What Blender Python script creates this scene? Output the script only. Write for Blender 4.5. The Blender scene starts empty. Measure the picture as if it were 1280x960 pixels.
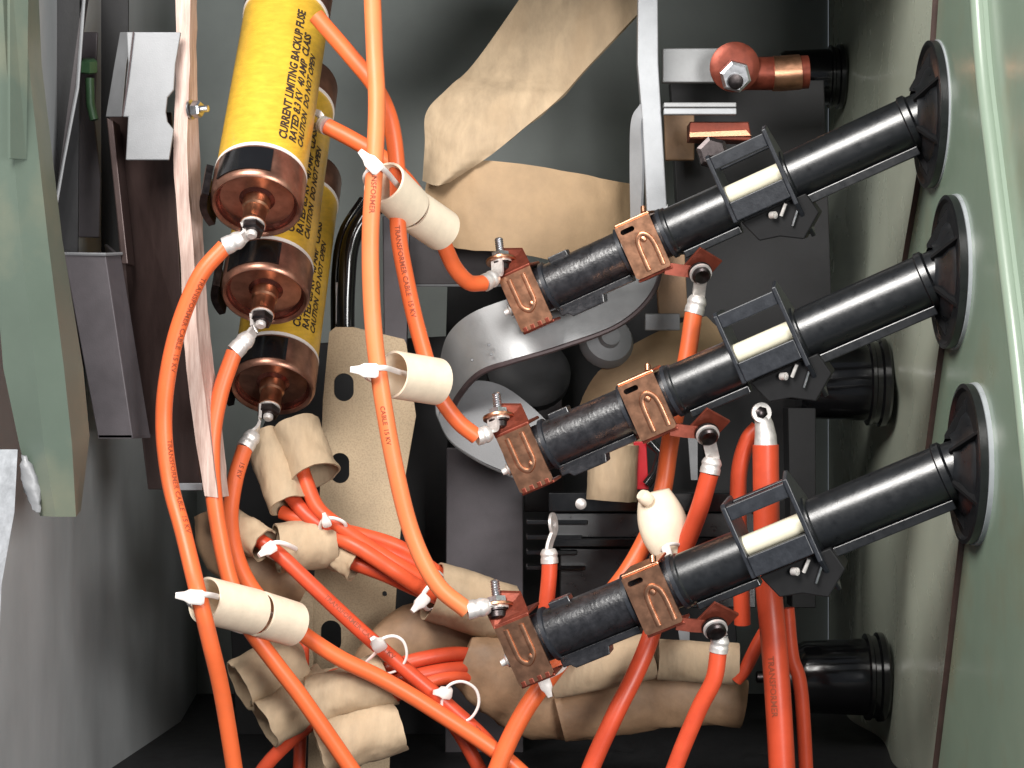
import bpy, bmesh, math, random
from mathutils import Vector, Matrix, noise
random.seed(7)
S = 0.0006            # metres per photograph pixel at the reference depth
D = 2600.0            # camera distance in the same pixels
C = bpy.context.scene.collection
sc = bpy.context.scene

# ------------------------------------------------------------------ camera, world, lights, exposure
cam = bpy.data.objects.new('camera', bpy.data.cameras.new('camera'))
C.objects.link(cam)
cam.location = (0, -D * S, 0)
cam.rotation_euler = (math.pi / 2, 0, 0)
cam.data.sensor_width = 36
cam.data.lens = 36 * D / 1280
cam.data.clip_start = 0.05
cam.data.clip_end = 50
sc.camera = cam
w = bpy.data.worlds.new('World'); sc.world = w; w.use_nodes = True
w.node_tree.nodes['Background'].inputs[0].default_value = (0.80, 0.88, 1.0, 1)
w.node_tree.nodes['Background'].inputs[1].default_value = 0.17
def area(name, loc, target, size, power, col=(1, 1, 1), size_y=None):
    l = bpy.data.lights.new(name, 'AREA'); l.energy = power; l.color = col
    l.shape = 'RECTANGLE'; l.size = size; l.size_y = size_y or size
    o = bpy.data.objects.new(name, l); C.objects.link(o)
    o.location = loc
    o.rotation_euler = (Vector(target) - Vector(loc)).to_track_quat('-Z', 'Y').to_euler()
    return o
area('key_softbox', (-0.50, -1.10, 0.92), (0.0, 0.10, 0.0), 0.70, 41, (1.0, 0.97, 0.93))
area('front_flash', (0.62, -1.45, 0.10), (-0.12, 0.2, 0.0), 0.55, 25, (1.0, 0.98, 0.96))
sc.view_settings.view_transform = 'Standard'
sc.view_settings.look = 'None'
sc.view_settings.exposure = 0
sc.view_settings.gamma = 1
sc.render.engine = 'CYCLES'
sc.cycles.use_denoising = True
sc.cycles.max_bounces = 6

# ------------------------------------------------------------------ helpers
def P(u, v, y=0):
    k = (D + y) / D
    return Vector(((u - 640) * k * S, y * S, (480 - v) * k * S))
def KY(y): return (D + y) / D * S
def V3(p): return p if isinstance(p, Vector) else P(*p)
def cr(pts, n=6, closed=False):
    pts = [Vector(p) for p in pts]
    if len(pts) < 3 and not closed: 
        return [pts[0].lerp(pts[-1], i / n) for i in range(n + 1)]
    out = []; N = len(pts)
    for i in range(N if closed else N - 1):
        if closed:
            p0, p1, p2, p3 = pts[i - 1], pts[i], pts[(i + 1) % N], pts[(i + 2) % N]
        else:
            p1, p2 = pts[i], pts[i + 1]
            p0 = pts[i - 1] if i else p1 * 2 - p2
            p3 = pts[i + 2] if i + 2 < N else p2 * 2 - p1
        for j in range(n):
            t = j / n
            out.append(0.5 * ((2 * p1) + (p2 - p0) * t + (2 * p0 - 5 * p1 + 4 * p2 - p3) * t * t + (3 * p1 - p0 - 3 * p2 + p3) * t ** 3))
    if not closed: out.append(pts[-1])
    return out
def frames(pts, closed=False, ref=None):
    N = len(pts); T = []
    for i in range(N):
        a = pts[i - 1] if (i or closed) else pts[0]
        b = pts[(i + 1) % N] if (i < N - 1 or closed) else pts[-1]
        t = (b - a)
        T.append(t.normalized() if t.length > 1e-9 else Vector((0, 0, 1)))
    r = ref or Vector((0, -1, 0))
    n = r - T[0] * r.dot(T[0])
    if n.length < 1e-4: n = T[0].orthogonal()
    n.normalize(); fr = []
    for i in range(N):
        if ref is not None:
            m = ref - T[i] * ref.dot(T[i])
            if m.length > 0.05: n = m
        n = n - T[i] * n.dot(T[i])
        if n.length < 1e-5: n = T[i].orthogonal()
        n = n.normalized()
        fr.append((T[i], n, T[i].cross(n)))
    return fr
class MB:
    def __init__(s): s.v = []; s.f = []
    def add(s, vs, fs):
        o = len(s.v); s.v += [Vector(x) for x in vs]; s.f += [tuple(i + o for i in f) for f in fs]
    def rings(s, rr, caps=(True, True), closed=False):
        n = len(rr[0]); vs = [p for r in rr for p in r]; fs = []
        R = len(rr)
        for i in range(R if closed else R - 1):
            for j in range(n):
                a, b = i * n + j, i * n + (j + 1) % n
                c, d = ((i + 1) % R) * n + (j + 1) % n, ((i + 1) % R) * n + j
                fs.append((a, b, c, d))
        if not closed:
            if caps[0]: fs.append(tuple(range(n - 1, -1, -1)))
            if caps[1]: fs.append(tuple((R - 1) * n + j for j in range(n)))
        s.add(vs, fs); return s
    def tube(s, pts, r, n=14, caps=(True, True), closed=False, flat=None, ref=None):
        fr = frames(pts, closed, ref); rr = []
        for i, p in enumerate(pts):
            ri = r[i] if isinstance(r, (list, tuple)) else r
            rb = ri if flat is None else flat
            rr.append([p + fr[i][1] * (rb * math.cos(2 * math.pi * j / n)) + fr[i][2] * (ri * math.sin(2 * math.pi * j / n)) for j in range(n)])
        return s.rings(rr, caps, closed)
    def band(s, pts, wd, th, closed=False, ref=None):     # flat strap of rectangular section
        fr = frames(pts, closed, ref); rr = []
        for i, p in enumerate(pts):
            N_, B_ = fr[i][1] * th / 2, fr[i][2] * wd / 2
            rr.append([p + N_ + B_, p + N_ - B_, p - N_ - B_, p - N_ + B_])
        return s.rings(rr, (True, True), closed)
    def lathe(s, o, a, prof, n=36, caps=(True, True)):
        a = Vector(a).normalized(); e = a.orthogonal().normalized(); g = a.cross(e); o = Vector(o)
        rr = [[o + a * t + (e * math.cos(2 * math.pi * j / n) + g * math.sin(2 * math.pi * j / n)) * max(r, 1e-6) for j in range(n)] for t, r in prof]
        return s.rings(rr, caps)
    def prism(s, poly, off):
        n = len(poly); poly = [Vector(p) for p in poly]; off = Vector(off)
        vs = poly + [p + off for p in poly]
        fs = [tuple(range(n - 1, -1, -1)), tuple(range(n, 2 * n))] + [(i, (i + 1) % n, n + (i + 1) % n, n + i) for i in range(n)]
        s.add(vs, fs); return s
    def box(s, lo, hi, f=lambda p: p):
        (x0, y0, z0), (x1, y1, z1) = lo, hi
        vs = [f(Vector((x, y, z))) for z in (z0, z1) for y in (y0, y1) for x in (x0, x1)]
        s.add(vs, [(0, 2, 3, 1), (4, 5, 7, 6), (0, 1, 5, 4), (2, 6, 7, 3), (0, 4, 6, 2), (1, 3, 7, 5)]); return s
    def sheet(s, grid, th):                                # grid rows of points, thickened along its own normals
        R, N = len(grid), len(grid[0]); nor = []
        for i in range(R):
            row = []
            for j in range(N):
                du = grid[min(i + 1, R - 1)][j] - grid[max(i - 1, 0)][j]
                dv = grid[i][min(j + 1, N - 1)] - grid[i][max(j - 1, 0)]
                m = du.cross(dv); row.append(m.normalized() if m.length > 1e-12 else Vector((0, -1, 0)))
            nor.append(row)
        vs = [p for r in grid for p in r] + [grid[i][j] + nor[i][j] * th for i in range(R) for j in range(N)]
        o = R * N; fs = []
        for i in range(R - 1):
            for j in range(N - 1):
                a, b, c, d = i * N + j, i * N + j + 1, (i + 1) * N + j + 1, (i + 1) * N + j
                fs += [(a, b, c, d), (o + d, o + c, o + b, o + a)]
        bd = [j for j in range(N)] + [i * N + N - 1 for i in range(1, R)] + [(R - 1) * N + j for j in range(N - 2, -1, -1)] + [i * N for i in range(R - 2, 0, -1)]
        for k in range(len(bd)):
            a, b = bd[k], bd[(k + 1) % len(bd)]
            fs.append((b, a, o + a, o + b))
        s.add(vs, fs); return s
    def build(s, name, mat, parent=None, smooth=40, bevel=0, origin=None):
        if parent is not None: o0 = ORG.get(parent.name, Vector((0, 0, 0)))
        else:
            o0 = Vector(origin) if origin is not None else sum(s.v, Vector()) / max(1, len(s.v))
        me = bpy.data.meshes.new(name)
        me.from_pydata([p - o0 for p in s.v], [], s.f)
        bm = bmesh.new(); bm.from_mesh(me); bmesh.ops.recalc_face_normals(bm, faces=bm.faces); bm.to_mesh(me); bm.free()
        if smooth:
            me.polygons.foreach_set('use_smooth', [True] * len(me.polygons))
            me.set_sharp_from_angle(angle=math.radians(smooth))
        me.materials.append(mat)
        o = bpy.data.objects.new(name, me); C.objects.link(o)
        if parent is not None: o.parent = parent; ORG[o.name] = o0
        else: o.location = o0; ORG[o.name] = o0
        if bevel:
            b = o.modifiers.new('bevel', 'BEVEL'); b.width = bevel; b.segments = 2; b.limit_method = 'ANGLE'; b.angle_limit = math.radians(45)
            b.harden_normals = False
        return o
ORG = {}
def tag(o, label, cat, group=None, kind=None):
    if label: o['label'] = label
    if cat: o['category'] = cat
    if group: o['group'] = group
    if kind: o['kind'] = kind
    return o
def thing(name, label, cat, loc=(0, 0, 0), group=None, rot=None):
    o = bpy.data.objects.new(name, None); C.objects.link(o); o.location = loc; o.empty_display_size = 0.02
    if rot is not None: o.rotation_euler = rot; ORG[o.name] = Vector((0, 0, 0))
    else: ORG[o.name] = Vector(loc)
    return tag(o, label, cat, group)
def copy_tree(o, parent=None):
    c = o.copy(); C.objects.link(c)
    if parent is not None: c.parent = parent
    for ch in list(o.children): copy_tree(ch, c)
    return c
def struct(o): o['kind'] = 'structure'; return o
def flat_shape(outer, holes, th):
    """2D outline with holes turned into a solid of thickness th; returns verts (x,y,z) and faces."""
    cu = bpy.data.curves.new('tmp', 'CURVE'); cu.dimensions = '2D'; cu.fill_mode = 'BOTH'; cu.extrude = th / 2
    for loop in [outer] + holes:
        sp = cu.splines.new('POLY'); sp.points.add(len(loop) - 1); sp.use_cyclic_u = True
        for q, p in zip(sp.points, loop): q.co = (p[0], p[1], 0, 1)
    return _curve_mesh(cu)
def _curve_mesh(cu):
    o = bpy.data.objects.new('tmp', cu); C.objects.link(o)
    dg = bpy.context.evaluated_depsgraph_get(); dg.update()
    me = bpy.data.meshes.new_from_object(o.evaluated_get(dg))
    bm = bmesh.new(); bm.from_mesh(me); bmesh.ops.remove_doubles(bm, verts=bm.verts, dist=1e-7); bm.to_mesh(me); bm.free()
    vs = [v.co.copy() for v in me.vertices]; fs = [tuple(p.vertices) for p in me.polygons]
    bpy.data.objects.remove(o); bpy.data.curves.remove(cu); bpy.data.meshes.remove(me)
    return vs, fs
_letters = {}
def letters(text, size, bold=0.012):
    if text not in _letters:
        cu = bpy.data.curves.new('tmp', 'FONT'); cu.body = text; cu.size = 1; cu.resolution_u = 2; cu.offset = bold
        cu.align_y = 'CENTER'
        _letters[text] = _curve_mesh(cu)
    vs, fs = _letters[text]
    return [v * size for v in vs], fs
def oblong(cx, cy, wx, wy, n=8):
    r = min(wx, wy) / 2; out = []
    for k in range(4 * n):
        a = 2 * math.pi * k / (4 * n); c, s_ = math.cos(a), math.sin(a)
        out.append((cx + r * c + math.copysign(max(0, wx / 2 - r), c), cy + r * s_ + math.copysign(max(0, wy / 2 - r), s_)))
    return out

# ------------------------------------------------------------------ materials
def mat(name, col, rough=0.5, metal=0.0, var=0.12, vscale=60, bump=0.1, bscale=300, col2=None, rvar=0.12, stretch=(1, 1, 1), coat=0.0, spec=None, sss=0, speck=0.0, stain=None, sscale=11, sfade=0.0):
    m = bpy.data.materials.new(name); m.use_nodes = True; nt = m.node_tree; N = nt.nodes; L = nt.links
    b = N['Principled BSDF']
    tc = N.new('ShaderNodeTexCoord'); mp = N.new('ShaderNodeMapping'); mp.inputs['Scale'].default_value = stretch
    L.new(tc.outputs['Object'], mp.inputs['Vector'])
    n1 = N.new('ShaderNodeTexNoise'); n1.inputs['Scale'].default_value = vscale; n1.inputs['Detail'].default_value = 6; n1.inputs['Roughness'].default_value = 0.62
    L.new(mp.outputs[0], n1.inputs['Vector'])
    n2 = N.new('ShaderNodeTexNoise'); n2.inputs['Scale'].default_value = bscale; n2.inputs['Detail'].default_value = 4
    L.new(mp.outputs[0], n2.inputs['Vector'])
    rp = N.new('ShaderNodeValToRGB'); rp.color_ramp.elements[0].position = 0.3; rp.color_ramp.elements[1].position = 0.7
    c2 = col2 or tuple(c * (1 - var * 2) for c in col)
    rp.color_ramp.elements[0].color = (*c2, 1); rp.color_ramp.elements[1].color = (*col, 1)
    L.new(n1.outputs['Fac'], rp.inputs['Fac']); out = rp.outputs['Color']
    if speck:
        mx = N.new('ShaderNodeMixRGB'); mx.blend_type = 'MULTIPLY'; mx.inputs['Fac'].default_value = speck
        r2 = N.new('ShaderNodeValToRGB'); r2.color_ramp.elements[0].position = 0.36; r2.color_ramp.elements[1].position = 0.55
        r2.color_ramp.elements[0].color = (0.25, 0.2, 0.15, 1)
        L.new(n2.outputs['Fac'], r2.inputs['Fac']); L.new(out, mx.inputs['Color1']); L.new(r2.outputs['Color'], mx.inputs['Color2']); out = mx.outputs['Color']
    if stain:
        n3 = N.new('ShaderNodeTexNoise'); n3.inputs['Scale'].default_value = sscale; n3.inputs['Detail'].default_value = 8
        L.new(mp.outputs[0], n3.inputs['Vector'])
        r3 = N.new('ShaderNodeValToRGB'); r3.color_ramp.elements[0].position = 0.5; r3.color_ramp.elements[1].position = 0.72 + sfade
        r3.color_ramp.elements[0].color = (0, 0, 0, 1)
        L.new(n3.outputs['Fac'], r3.inputs['Fac'])
        mx = N.new('ShaderNodeMixRGB'); mx.inputs['Color2'].default_value = (*stain, 1)
        L.new(r3.outputs['Color'], mx.inputs['Fac']); L.new(out, mx.inputs['Color1']); out = mx.outputs['Color']
    L.new(out, b.inputs['Base Color'])
    mr = N.new('ShaderNodeMapRange'); mr.inputs['To Min'].default_value = max(0.03, rough - rvar); mr.inputs['To Max'].default_value = min(1, rough + rvar)
    L.new(n1.outputs['Fac'], mr.inputs['Value']); L.new(mr.outputs[0], b.inputs['Roughness'])
    b.inputs['Metallic'].default_value = metal
    if spec is not None: b.inputs['Specular IOR Level'].default_value = spec
    if coat: b.inputs['Coat Weight'].default_value = coat; b.inputs['Coat Roughness'].default_value = 0.15
    if bump:
        bp = N.new('ShaderNodeBump'); bp.inputs['Strength'].default_value = bump; bp.inputs['Distance'].default_value = 0.001
        L.new(n2.outputs['Fac'], bp.inputs['Height']); L.new(bp.outputs[0], b.inputs['Normal'])
    return m
M = dict(
    yellow=mat('yellow_glass_fibre', (0.72, 0.43, 0.042), 0.34, stain=(0.58, 0.33, 0.035), sscale=30, sfade=.15, var=0.13, vscale=90, bump=0.25, bscale=700, stretch=(1, 1, 3), coat=0.2),
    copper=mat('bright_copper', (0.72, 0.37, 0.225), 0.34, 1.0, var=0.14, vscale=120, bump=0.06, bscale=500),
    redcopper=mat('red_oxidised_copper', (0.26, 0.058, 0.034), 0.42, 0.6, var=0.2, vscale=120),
    capcopper=mat('tarnished_copper', (0.44, 0.22, 0.155), 0.34, 0.85, var=0.25, vscale=70, bump=0.05),
    facecopper=mat('dark_red_copper', (0.27, 0.085, 0.062), 0.25, 0.85, var=0.25, vscale=70, bump=0.05),
    black=mat('black_plastic', (0.009, 0.010, 0.012), 0.31, var=0.2, vscale=150, bump=0.06, bscale=700, spec=1.0),
    glossblack=mat('glossy_black_epoxy', (0.006, 0.006, 0.007), 0.13, var=0.1, bump=0.02, coat=0.4),
    fuzzy=mat('black_wrapped_barrel', (0.020, 0.020, 0.024), 0.33, var=0.3, vscale=170, bump=0.28, bscale=330, rvar=0.2, spec=0.9),
    frameblack=mat('grey_black_moulding', (0.022, 0.025, 0.032), 0.40, var=0.2, vscale=150, bump=0.1, bscale=600),
    matteblack=mat('matte_black_moulding', (0.010, 0.010, 0.011), 0.6, var=0.2, bump=0.05, spec=0.25),
    shade=mat('shade_black_steel', (0.018, 0.018, 0.02), 0.6, 0.1, var=0.2),  # near-black colour carries the deep shade inside the tank
    tin=mat('tinned_metal', (0.84, 0.80, 0.77), 0.44, 0.55, var=0.16, vscale=200, bump=0.08, bscale=350),
    darkbolt=mat('dark_bolt_steel', (0.10, 0.085, 0.085), 0.35, 1.0, var=0.25, vscale=200),
    zinc=mat('zinc_plated_steel', (0.62, 0.63, 0.66), 0.35, 1.0, var=0.15, vscale=180),
    orange=mat('orange_cable_jacket', (0.80, 0.145, 0.042), 0.42, var=0.07, vscale=25, bump=0.06, bscale=260, spec=0.4, stain=(0.55, 0.12, 0.045), sscale=45, sfade=0.12),
    paleorange=mat('pale_orange_cable_jacket', (0.88, 0.215, 0.075), 0.45, var=0.07, vscale=25, bump=0.06, bscale=260, spec=0.4, stain=(0.66, 0.20, 0.085), sscale=45, sfade=0.12),
    redorange=mat('red_orange_cable_jacket', (0.76, 0.105, 0.036), 0.42, var=0.1, vscale=30, bump=0.06, bscale=260, spec=0.4, stain=(0.48, 0.06, 0.025), sscale=45, sfade=0.12),
    redcable=mat('red_cable_jacket', (0.64, 0.078, 0.030), 0.40, var=0.1, vscale=30, bump=0.06, bscale=260, spec=0.4, stain=(0.42, 0.045, 0.02), sscale=45, sfade=0.12),
    ink=mat('black_ink', (0.035, 0.02, 0.015), 0.7, bump=0),
    inkcable=mat('faded_ink', (0.30, 0.058, 0.022), 0.7, bump=0),
    kraft=mat('kraft_crepe_paper', (0.50, 0.375, 0.245), 0.8, var=0.16, vscale=45, bump=0.6, bscale=170, stretch=(1.5, 1, 0.5), stain=(0.36, 0.25, 0.15), sscale=16, sfade=0.2),
    brownkraft=mat('oil_soaked_kraft_paper', (0.36, 0.22, 0.125), 0.6, var=0.2, vscale=40, bump=0.4, bscale=170),
    tanpaper=mat('golden_tan_paper', (0.42, 0.285, 0.165), 0.75, var=0.12, vscale=30, bump=0.25, bscale=260),
    board=mat('tan_pressboard', (0.46, 0.35, 0.225), 0.75, var=0.08, vscale=30, bump=0.15, bscale=700, speck=0.25),
    cream=mat('cream_paper_tube', (0.86, 0.73, 0.56), 0.65, var=0.07, vscale=70, bump=0.12, bscale=400),
    nylon=mat('white_nylon', (0.86, 0.80, 0.76), 0.4, var=0.05, bump=0.02),
    wood=mat('pink_laminated_wood', (0.62, 0.48, 0.42), 0.7, var=0.1, vscale=70, bump=0.5, bscale=240, stretch=(4, 4, 0.4), col2=(0.36, 0.23, 0.19)),
    steel=mat('grey_primed_steel', (0.095, 0.084, 0.092), 0.5, 0.25, var=0.15, vscale=30, bump=0.08, bscale=900),
    darksteel=mat('dark_core_steel', (0.060, 0.052, 0.055), 0.5, 0.3, var=0.2, vscale=30, bump=0.08),
    brownsteel=mat('brown_oiled_steel', (0.075, 0.048, 0.044), 0.36, 0.4, var=0.25, vscale=25, bump=0.06, stretch=(2, 2, 0.5)),
    palesteel=mat('pale_galvanised_steel', (0.25, 0.255, 0.265), 0.5, 0.3, var=0.1, vscale=40, bump=0.12, bscale=900),
    brightsteel=mat('bright_galvanised_steel', (0.42, 0.435, 0.455), 0.42, 0.3, var=0.1, vscale=40, bump=0.12, bscale=900),
    loopsteel=mat('grey_loop_steel', (0.36, 0.365, 0.37), 0.40, 0.4, var=0.1, vscale=40, bump=0.1, bscale=900),
    edgesteel=mat('brown_sheared_edge', (0.085, 0.060, 0.062), 0.5, 0.3, var=0.2),
    wallgrey=mat('grey_green_tank_paint', (0.29, 0.32, 0.305), 0.5, 0.0, var=0.08, vscale=15, bump=0.06, bscale=900),
    wallpale=mat('pale_olive_tank_paint', (0.50, 0.54, 0.44), 0.27, 0.0, var=0.06, vscale=8, bump=0.04, bscale=900, coat=0.15),
    walldark=mat('scuffed_grey_tank_steel', (0.40, 0.415, 0.42), 0.55, 0.15, var=0.12, vscale=14, bump=0.06, bscale=900, stretch=(1, 1, .4)),
    postgreen=mat('grey_green_post_paint', (0.095, 0.125, 0.10), 0.38, 0.0, var=0.08, vscale=10, bump=0.04, bscale=900, stain=(0.155, 0.16, 0.115)),
    green=mat('green_tank_paint', (0.25, 0.33, 0.25), 0.24, 0.0, var=0.07, vscale=6, bump=0.03, bscale=900, coat=0.3, stain=(0.235, 0.25, 0.17)),
    litgreen=mat('lit_green_tank_paint', (0.28, 0.36, 0.28), 0.35, 0.0, var=0.05, vscale=8, bump=0.03, coat=0.3),  # tank green lightened to paint in the ridge highlight and the lit flange
    deepgreen=mat('deep_green_paint', (0.055, 0.125, 0.06), 0.4, 0.0, var=0.15),
    whitepaint=mat('white_primer', (0.50, 0.52, 0.55), 0.5, 0.0, var=0.2, vscale=80, bump=0.3, bscale=300),
    seamshade=mat('brown_seam_shade', (0.075, 0.045, 0.038), 0.55, var=0.15),  # groove shadow as a colour, for the panel's inner edges
    gasket=mat('grey_gasket', (0.42, 0.45, 0.47), 0.3, var=0.1),
    ivory=mat('ivory_fuse_tube', (0.82, 0.77, 0.60), 0.4, var=0.05),
    redtape=mat('red_tape', (0.50, 0.012, 0.02), 0.4, var=0.1),
)

# ------------------------------------------------------------------ the tank
WX = 556.0                                   # right wall plane, in pixels
def uv_of(p):
    k = (D * S + p.y) / D
    return 640 + p.x / k, 480 - p.z / k
def seg_d(u, v, a, b):
    (x0, y0), (x1, y1) = a, b
    t = max(0, min(1, ((u - x0) * (x1 - x0) + (v - y0) * (y1 - y0)) / ((x1 - x0) ** 2 + (y1 - y0) ** 2)))
    return math.hypot(u - x0 - t * (x1 - x0), v - y0 - t * (y1 - y0))
folds = [((1100, -100), (1062, 330), 20, 11), ((1125, 500), (1085, 1000), 20, 11), ((1098, 640), (1072, 900), 15, -10), ((1078, 100), (1040, 420), 18, -9), ((1150, 640), (1126, 960), 16, -9)]
g = []
for i in range(101):
    row = []
    z = (700 - i * 13.2) * S
    for j in range(130):
        y = -520 + j * 12.2
        p = Vector((WX * S, y * S, z)); u, v = uv_of(p); dx = 0
        for a, b, wd, dp in folds: dx += dp * math.exp(-(seg_d(u, v, a, b) / wd) ** 2)
        p.x += dx * S; row.append(p)
    g.append(row)
struct(MB().sheet(g, 6 * S).build('right_wall', M['wallpale'], smooth=60))
def wbox(name, m, x0, x1, y0, y1, z0, z1):
    return struct(MB().box((x0 * S, y0 * S, z0 * S), (x1 * S, y1 * S, z1 * S)).build(name, M[m], smooth=0))
wbox('back_wall', 'wallgrey', -760, 556, 1060, 1075, -700, 700)
wbox('floor', 'shade', -900, 570, -250, 1075, -560, -545)
wbox('ceiling', 'wallgrey', -900, 570, 100, 1075, 685, 700)
# left wall: flat sheet with one bend
g = []
for i in range(3):
    row = []
    for (x, y) in ((-640, -330), (-598, -60), (-592, 60), (-588, 180), (-556, 560), (-540, 760), (-560, 1060)):
        row.append(Vector((x * S, y * S, (700 - i * 700) * S)))
    g.append(row)
struct(MB().sheet(g, 5 * S).build('left_wall', M['walldark'], smooth=15))

# green bushing plates lapped along the right wall, dark strips standing in for groove shadow on the inner edges
def yz_on_wall(u, v, x):
    y = x * D / (u - 640) - D
    return y, (480 - v) * (D + y) / D
edges = [((1180, -120), (1161, 150), (1133, 330)), ((1194, 340), (1181, 430), (1158, 600)), ((1212, 580), (1204, 690), (1160, 1060))]
x = WX - 7
t = thing('tank_panel', 'green painted panel carrying the three black flanges on the right', 'metal panel', (x * S, -100 * S, 0))
poly = []
for e in edges: poly += [Vector((x * S, y * S, z * S)) for y, z in [yz_on_wall(u, v, x) for u, v in e]]
poly += [Vector((x * S, -620 * S, poly[-1].z)), Vector((x * S, -620 * S, poly[0].z))]
MB().prism(poly, (4 * S, 0, 0)).build('sheet', M['green'], t, bevel=0.0008)
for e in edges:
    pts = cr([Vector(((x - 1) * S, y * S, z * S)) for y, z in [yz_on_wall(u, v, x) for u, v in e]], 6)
    MB().tube(pts, 6 * S, 8, flat=3 * S).build('seam_shadow', M['seamshade'], t)
pts = []
for (u, v) in ((1218, -80), (1229, 80), (1243, 200), (1258, 320), (1276, 470), (1300, 700)):
    y, z = yz_on_wall(u, v, WX - 14); pts.append(Vector(((WX - 14) * S, y * S, z * S)))
tag(MB().tube(cr(pts, 6), 10 * S, 14).build('panel_bead', M['litgreen']), 'pale green rounded bead running down the front edge of right wall', 'bead')  # paler colour paints the highlight along the ridge

g = []
for p in cr(pts, 6): g.append([p + Vector((q * S, -q * 0.95 * S, 0)) for q in (0, 50, 100, 160)])
tag(MB().sheet(g, 5 * S).build('panel_flange', M['litgreen'], smooth=40), 'pale green turned out flange along the far right edge of the tank', 'metal panel')
# ------------------------------------------------------------------ left side sheet metal
t = thing('door_post', 'pale green folded door post along the left edge', 'post', P(60, 640, -180))
def strip(rows, th, n=4):                 # rows: list of polylines [(u,v,y)...]
    return MB().sheet([[V3(p) for p in r] for r in rows], th * S)
strip([[(-34, -60, -230), (0, -60, -250), (28, -60, -225), (46, -60, -170)],
       [(-20, 80, -230), (8, 80, -250), (36, 80, -225), (52, 80, -170)],
       [(-9, 300, -230), (26, 300, -250), (60, 300, -225), (78, 300, -170)],
       [(4, 460, -230), (44, 460, -250), (80, 460, -225), (104, 460, -170)],
       [(25, 560, -230), (55, 560, -250), (90, 556, -225), (112, 545, -170)],
       [(50, 645, -230), (70, 646, -250), (95, 646, -225), (101, 638, -170)]], -4).build('folded_sheet', M['postgreen'], t, smooth=25)
strip([[(12, -60, -262), (36, -60, -240)], [(13, 198, -262), (33, 199, -240)]], -4).build('overlap_strip', M['postgreen'], t, smooth=10)
t = thing('white_sheet', 'white primed sheet edge in the lower left corner', 'metal sheet', P(5, 700, -300))
strip([[(22, 562, -240), (-60, 562, -300)], [(18, 640, -240), (-60, 640, -300)], [(2, 730, -240), (-60, 730, -300)], [(-8, 960, -240), (-60, 960, -300)]], 5).build('sheet', M['whitepaint'], t, smooth=10)
mb = MB(); rr = []
for k in range(14):
    f = k / 13; c = P(30 + 17 * f, 570 + 70 * f, -240); r = (3 + 6 * math.sin(math.pi * f) + 2.5 * noise.noise((k * 1.7, 0, 0))) * S
    rr.append([c + Vector((math.cos(a) * r * 1.1, math.sin(a) * r * 0.7 + noise.noise((a, k, 1)) * 3 * S, noise.noise((k, a * 2, 5)) * 4 * S)) for a in [2 * math.pi * j / 10 for j in range(10)]])
mb.rings(rr).build('weld_bead', M['palesteel'], t, smooth=60)

# hollow steel channel
t = thing('steel_channel', 'hollow grey steel box channel left of the wood board', 'channel', P(150, 548, 60))
A = [P(80, 318, 30), P(132, 320, 30), P(151, 319, 60), P(134, 305, 230), P(82, 300, 230)]
B = [P(123, 548, 30), P(166, 548, 30), P(188, 547, 60), P(175, 540, 230), P(125, 540, 230)]
mb = MB()
def wallq(i, j, th=4):
    a, b, c, d = A[i], A[j], B[j], B[i]
    n = (b - a).cross(d - a).normalized() * th * S
    return [a, b, c, d], n
for i, nm in ((0, 'front_face'), (1, 'chamfer_face'), (2, 'side_face'), (4, 'left_face')):
    q, n = wallq(i, (i + 1) % 5); MB().prism(q, n).build(nm, M['steel'], t, smooth=0, bevel=0.0006)
MB().prism(B, Vector((0, 0, 4 * S))).build('bottom_face', M['steel'], t, smooth=0)
MB().tube([P(79, 317, 28), P(132, 318, 28), P(152, 317, 58)], 2.2 * S, 6).build('bright_lip', M['palesteel'], t)

# pale flange with the step and notch, brown plate behind
t = thing('flange_sheet', 'pale grey steel flange with a notch at its right edge', 'metal sheet', P(185, 200, 20))
out = [(158, 40), (226, 40), (219, 80), (217, 112), (209, 122), (207, 140), (209, 152), (217, 162), (211, 200), (157, 200), (160, 146), (153, 146), (160, 80)]
MB().prism([P(u, v, 20) for u, v in out], Vector((0, 6 * S, 0))).build('front_leaf', M['palesteel'], t, smooth=0, bevel=0.0008)
MB().prism([P(u, v, 26 + (160 - u) * 1.2) for u, v in ((150, 40), (165, 40), (158, 80), (152, 146), (132, 146), (143, 80))], Vector((0, 5 * S, 0))).build('side_leaf', M['palesteel'], t, smooth=0, bevel=0.0006)
MB().tube([P(167, 40, 18), P(160, 100, 18), P(153, 145, 18)], 1.1 * S, 6).build('crease', M['edgesteel'], t)
t = thing('brown_plate', 'dark brown oiled steel plate behind the grey channel', 'metal plate', P(200, 612, 90))
MB().prism([P(u, v, y) for u, v, y in ((136, 140, 130), (214, 140, 80), (229, 420, 80), (252, 612, 80), (185, 612, 130), (150, 330, 130))], Vector((0, 8 * S, 0))).build('web', M['brownsteel'], t, smooth=0, bevel=0.0008)
MB().prism([P(u, v, y) for u, v, y in ((133, 147, 60), (141, 150, 60), (160, 330, 60), (152, 330, 60))], Vector((0, 50 * S, 0))).build('left_rib', M['brownsteel'], t, smooth=0, bevel=0.0008)
MB().prism([P(u, v, 72) for u, v in ((221, 604), (253, 604), (253, 613), (221, 613))], Vector((0, 10 * S, 0))).build('foot_lip', M['palesteel'], t, smooth=0, bevel=0.0006)
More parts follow.
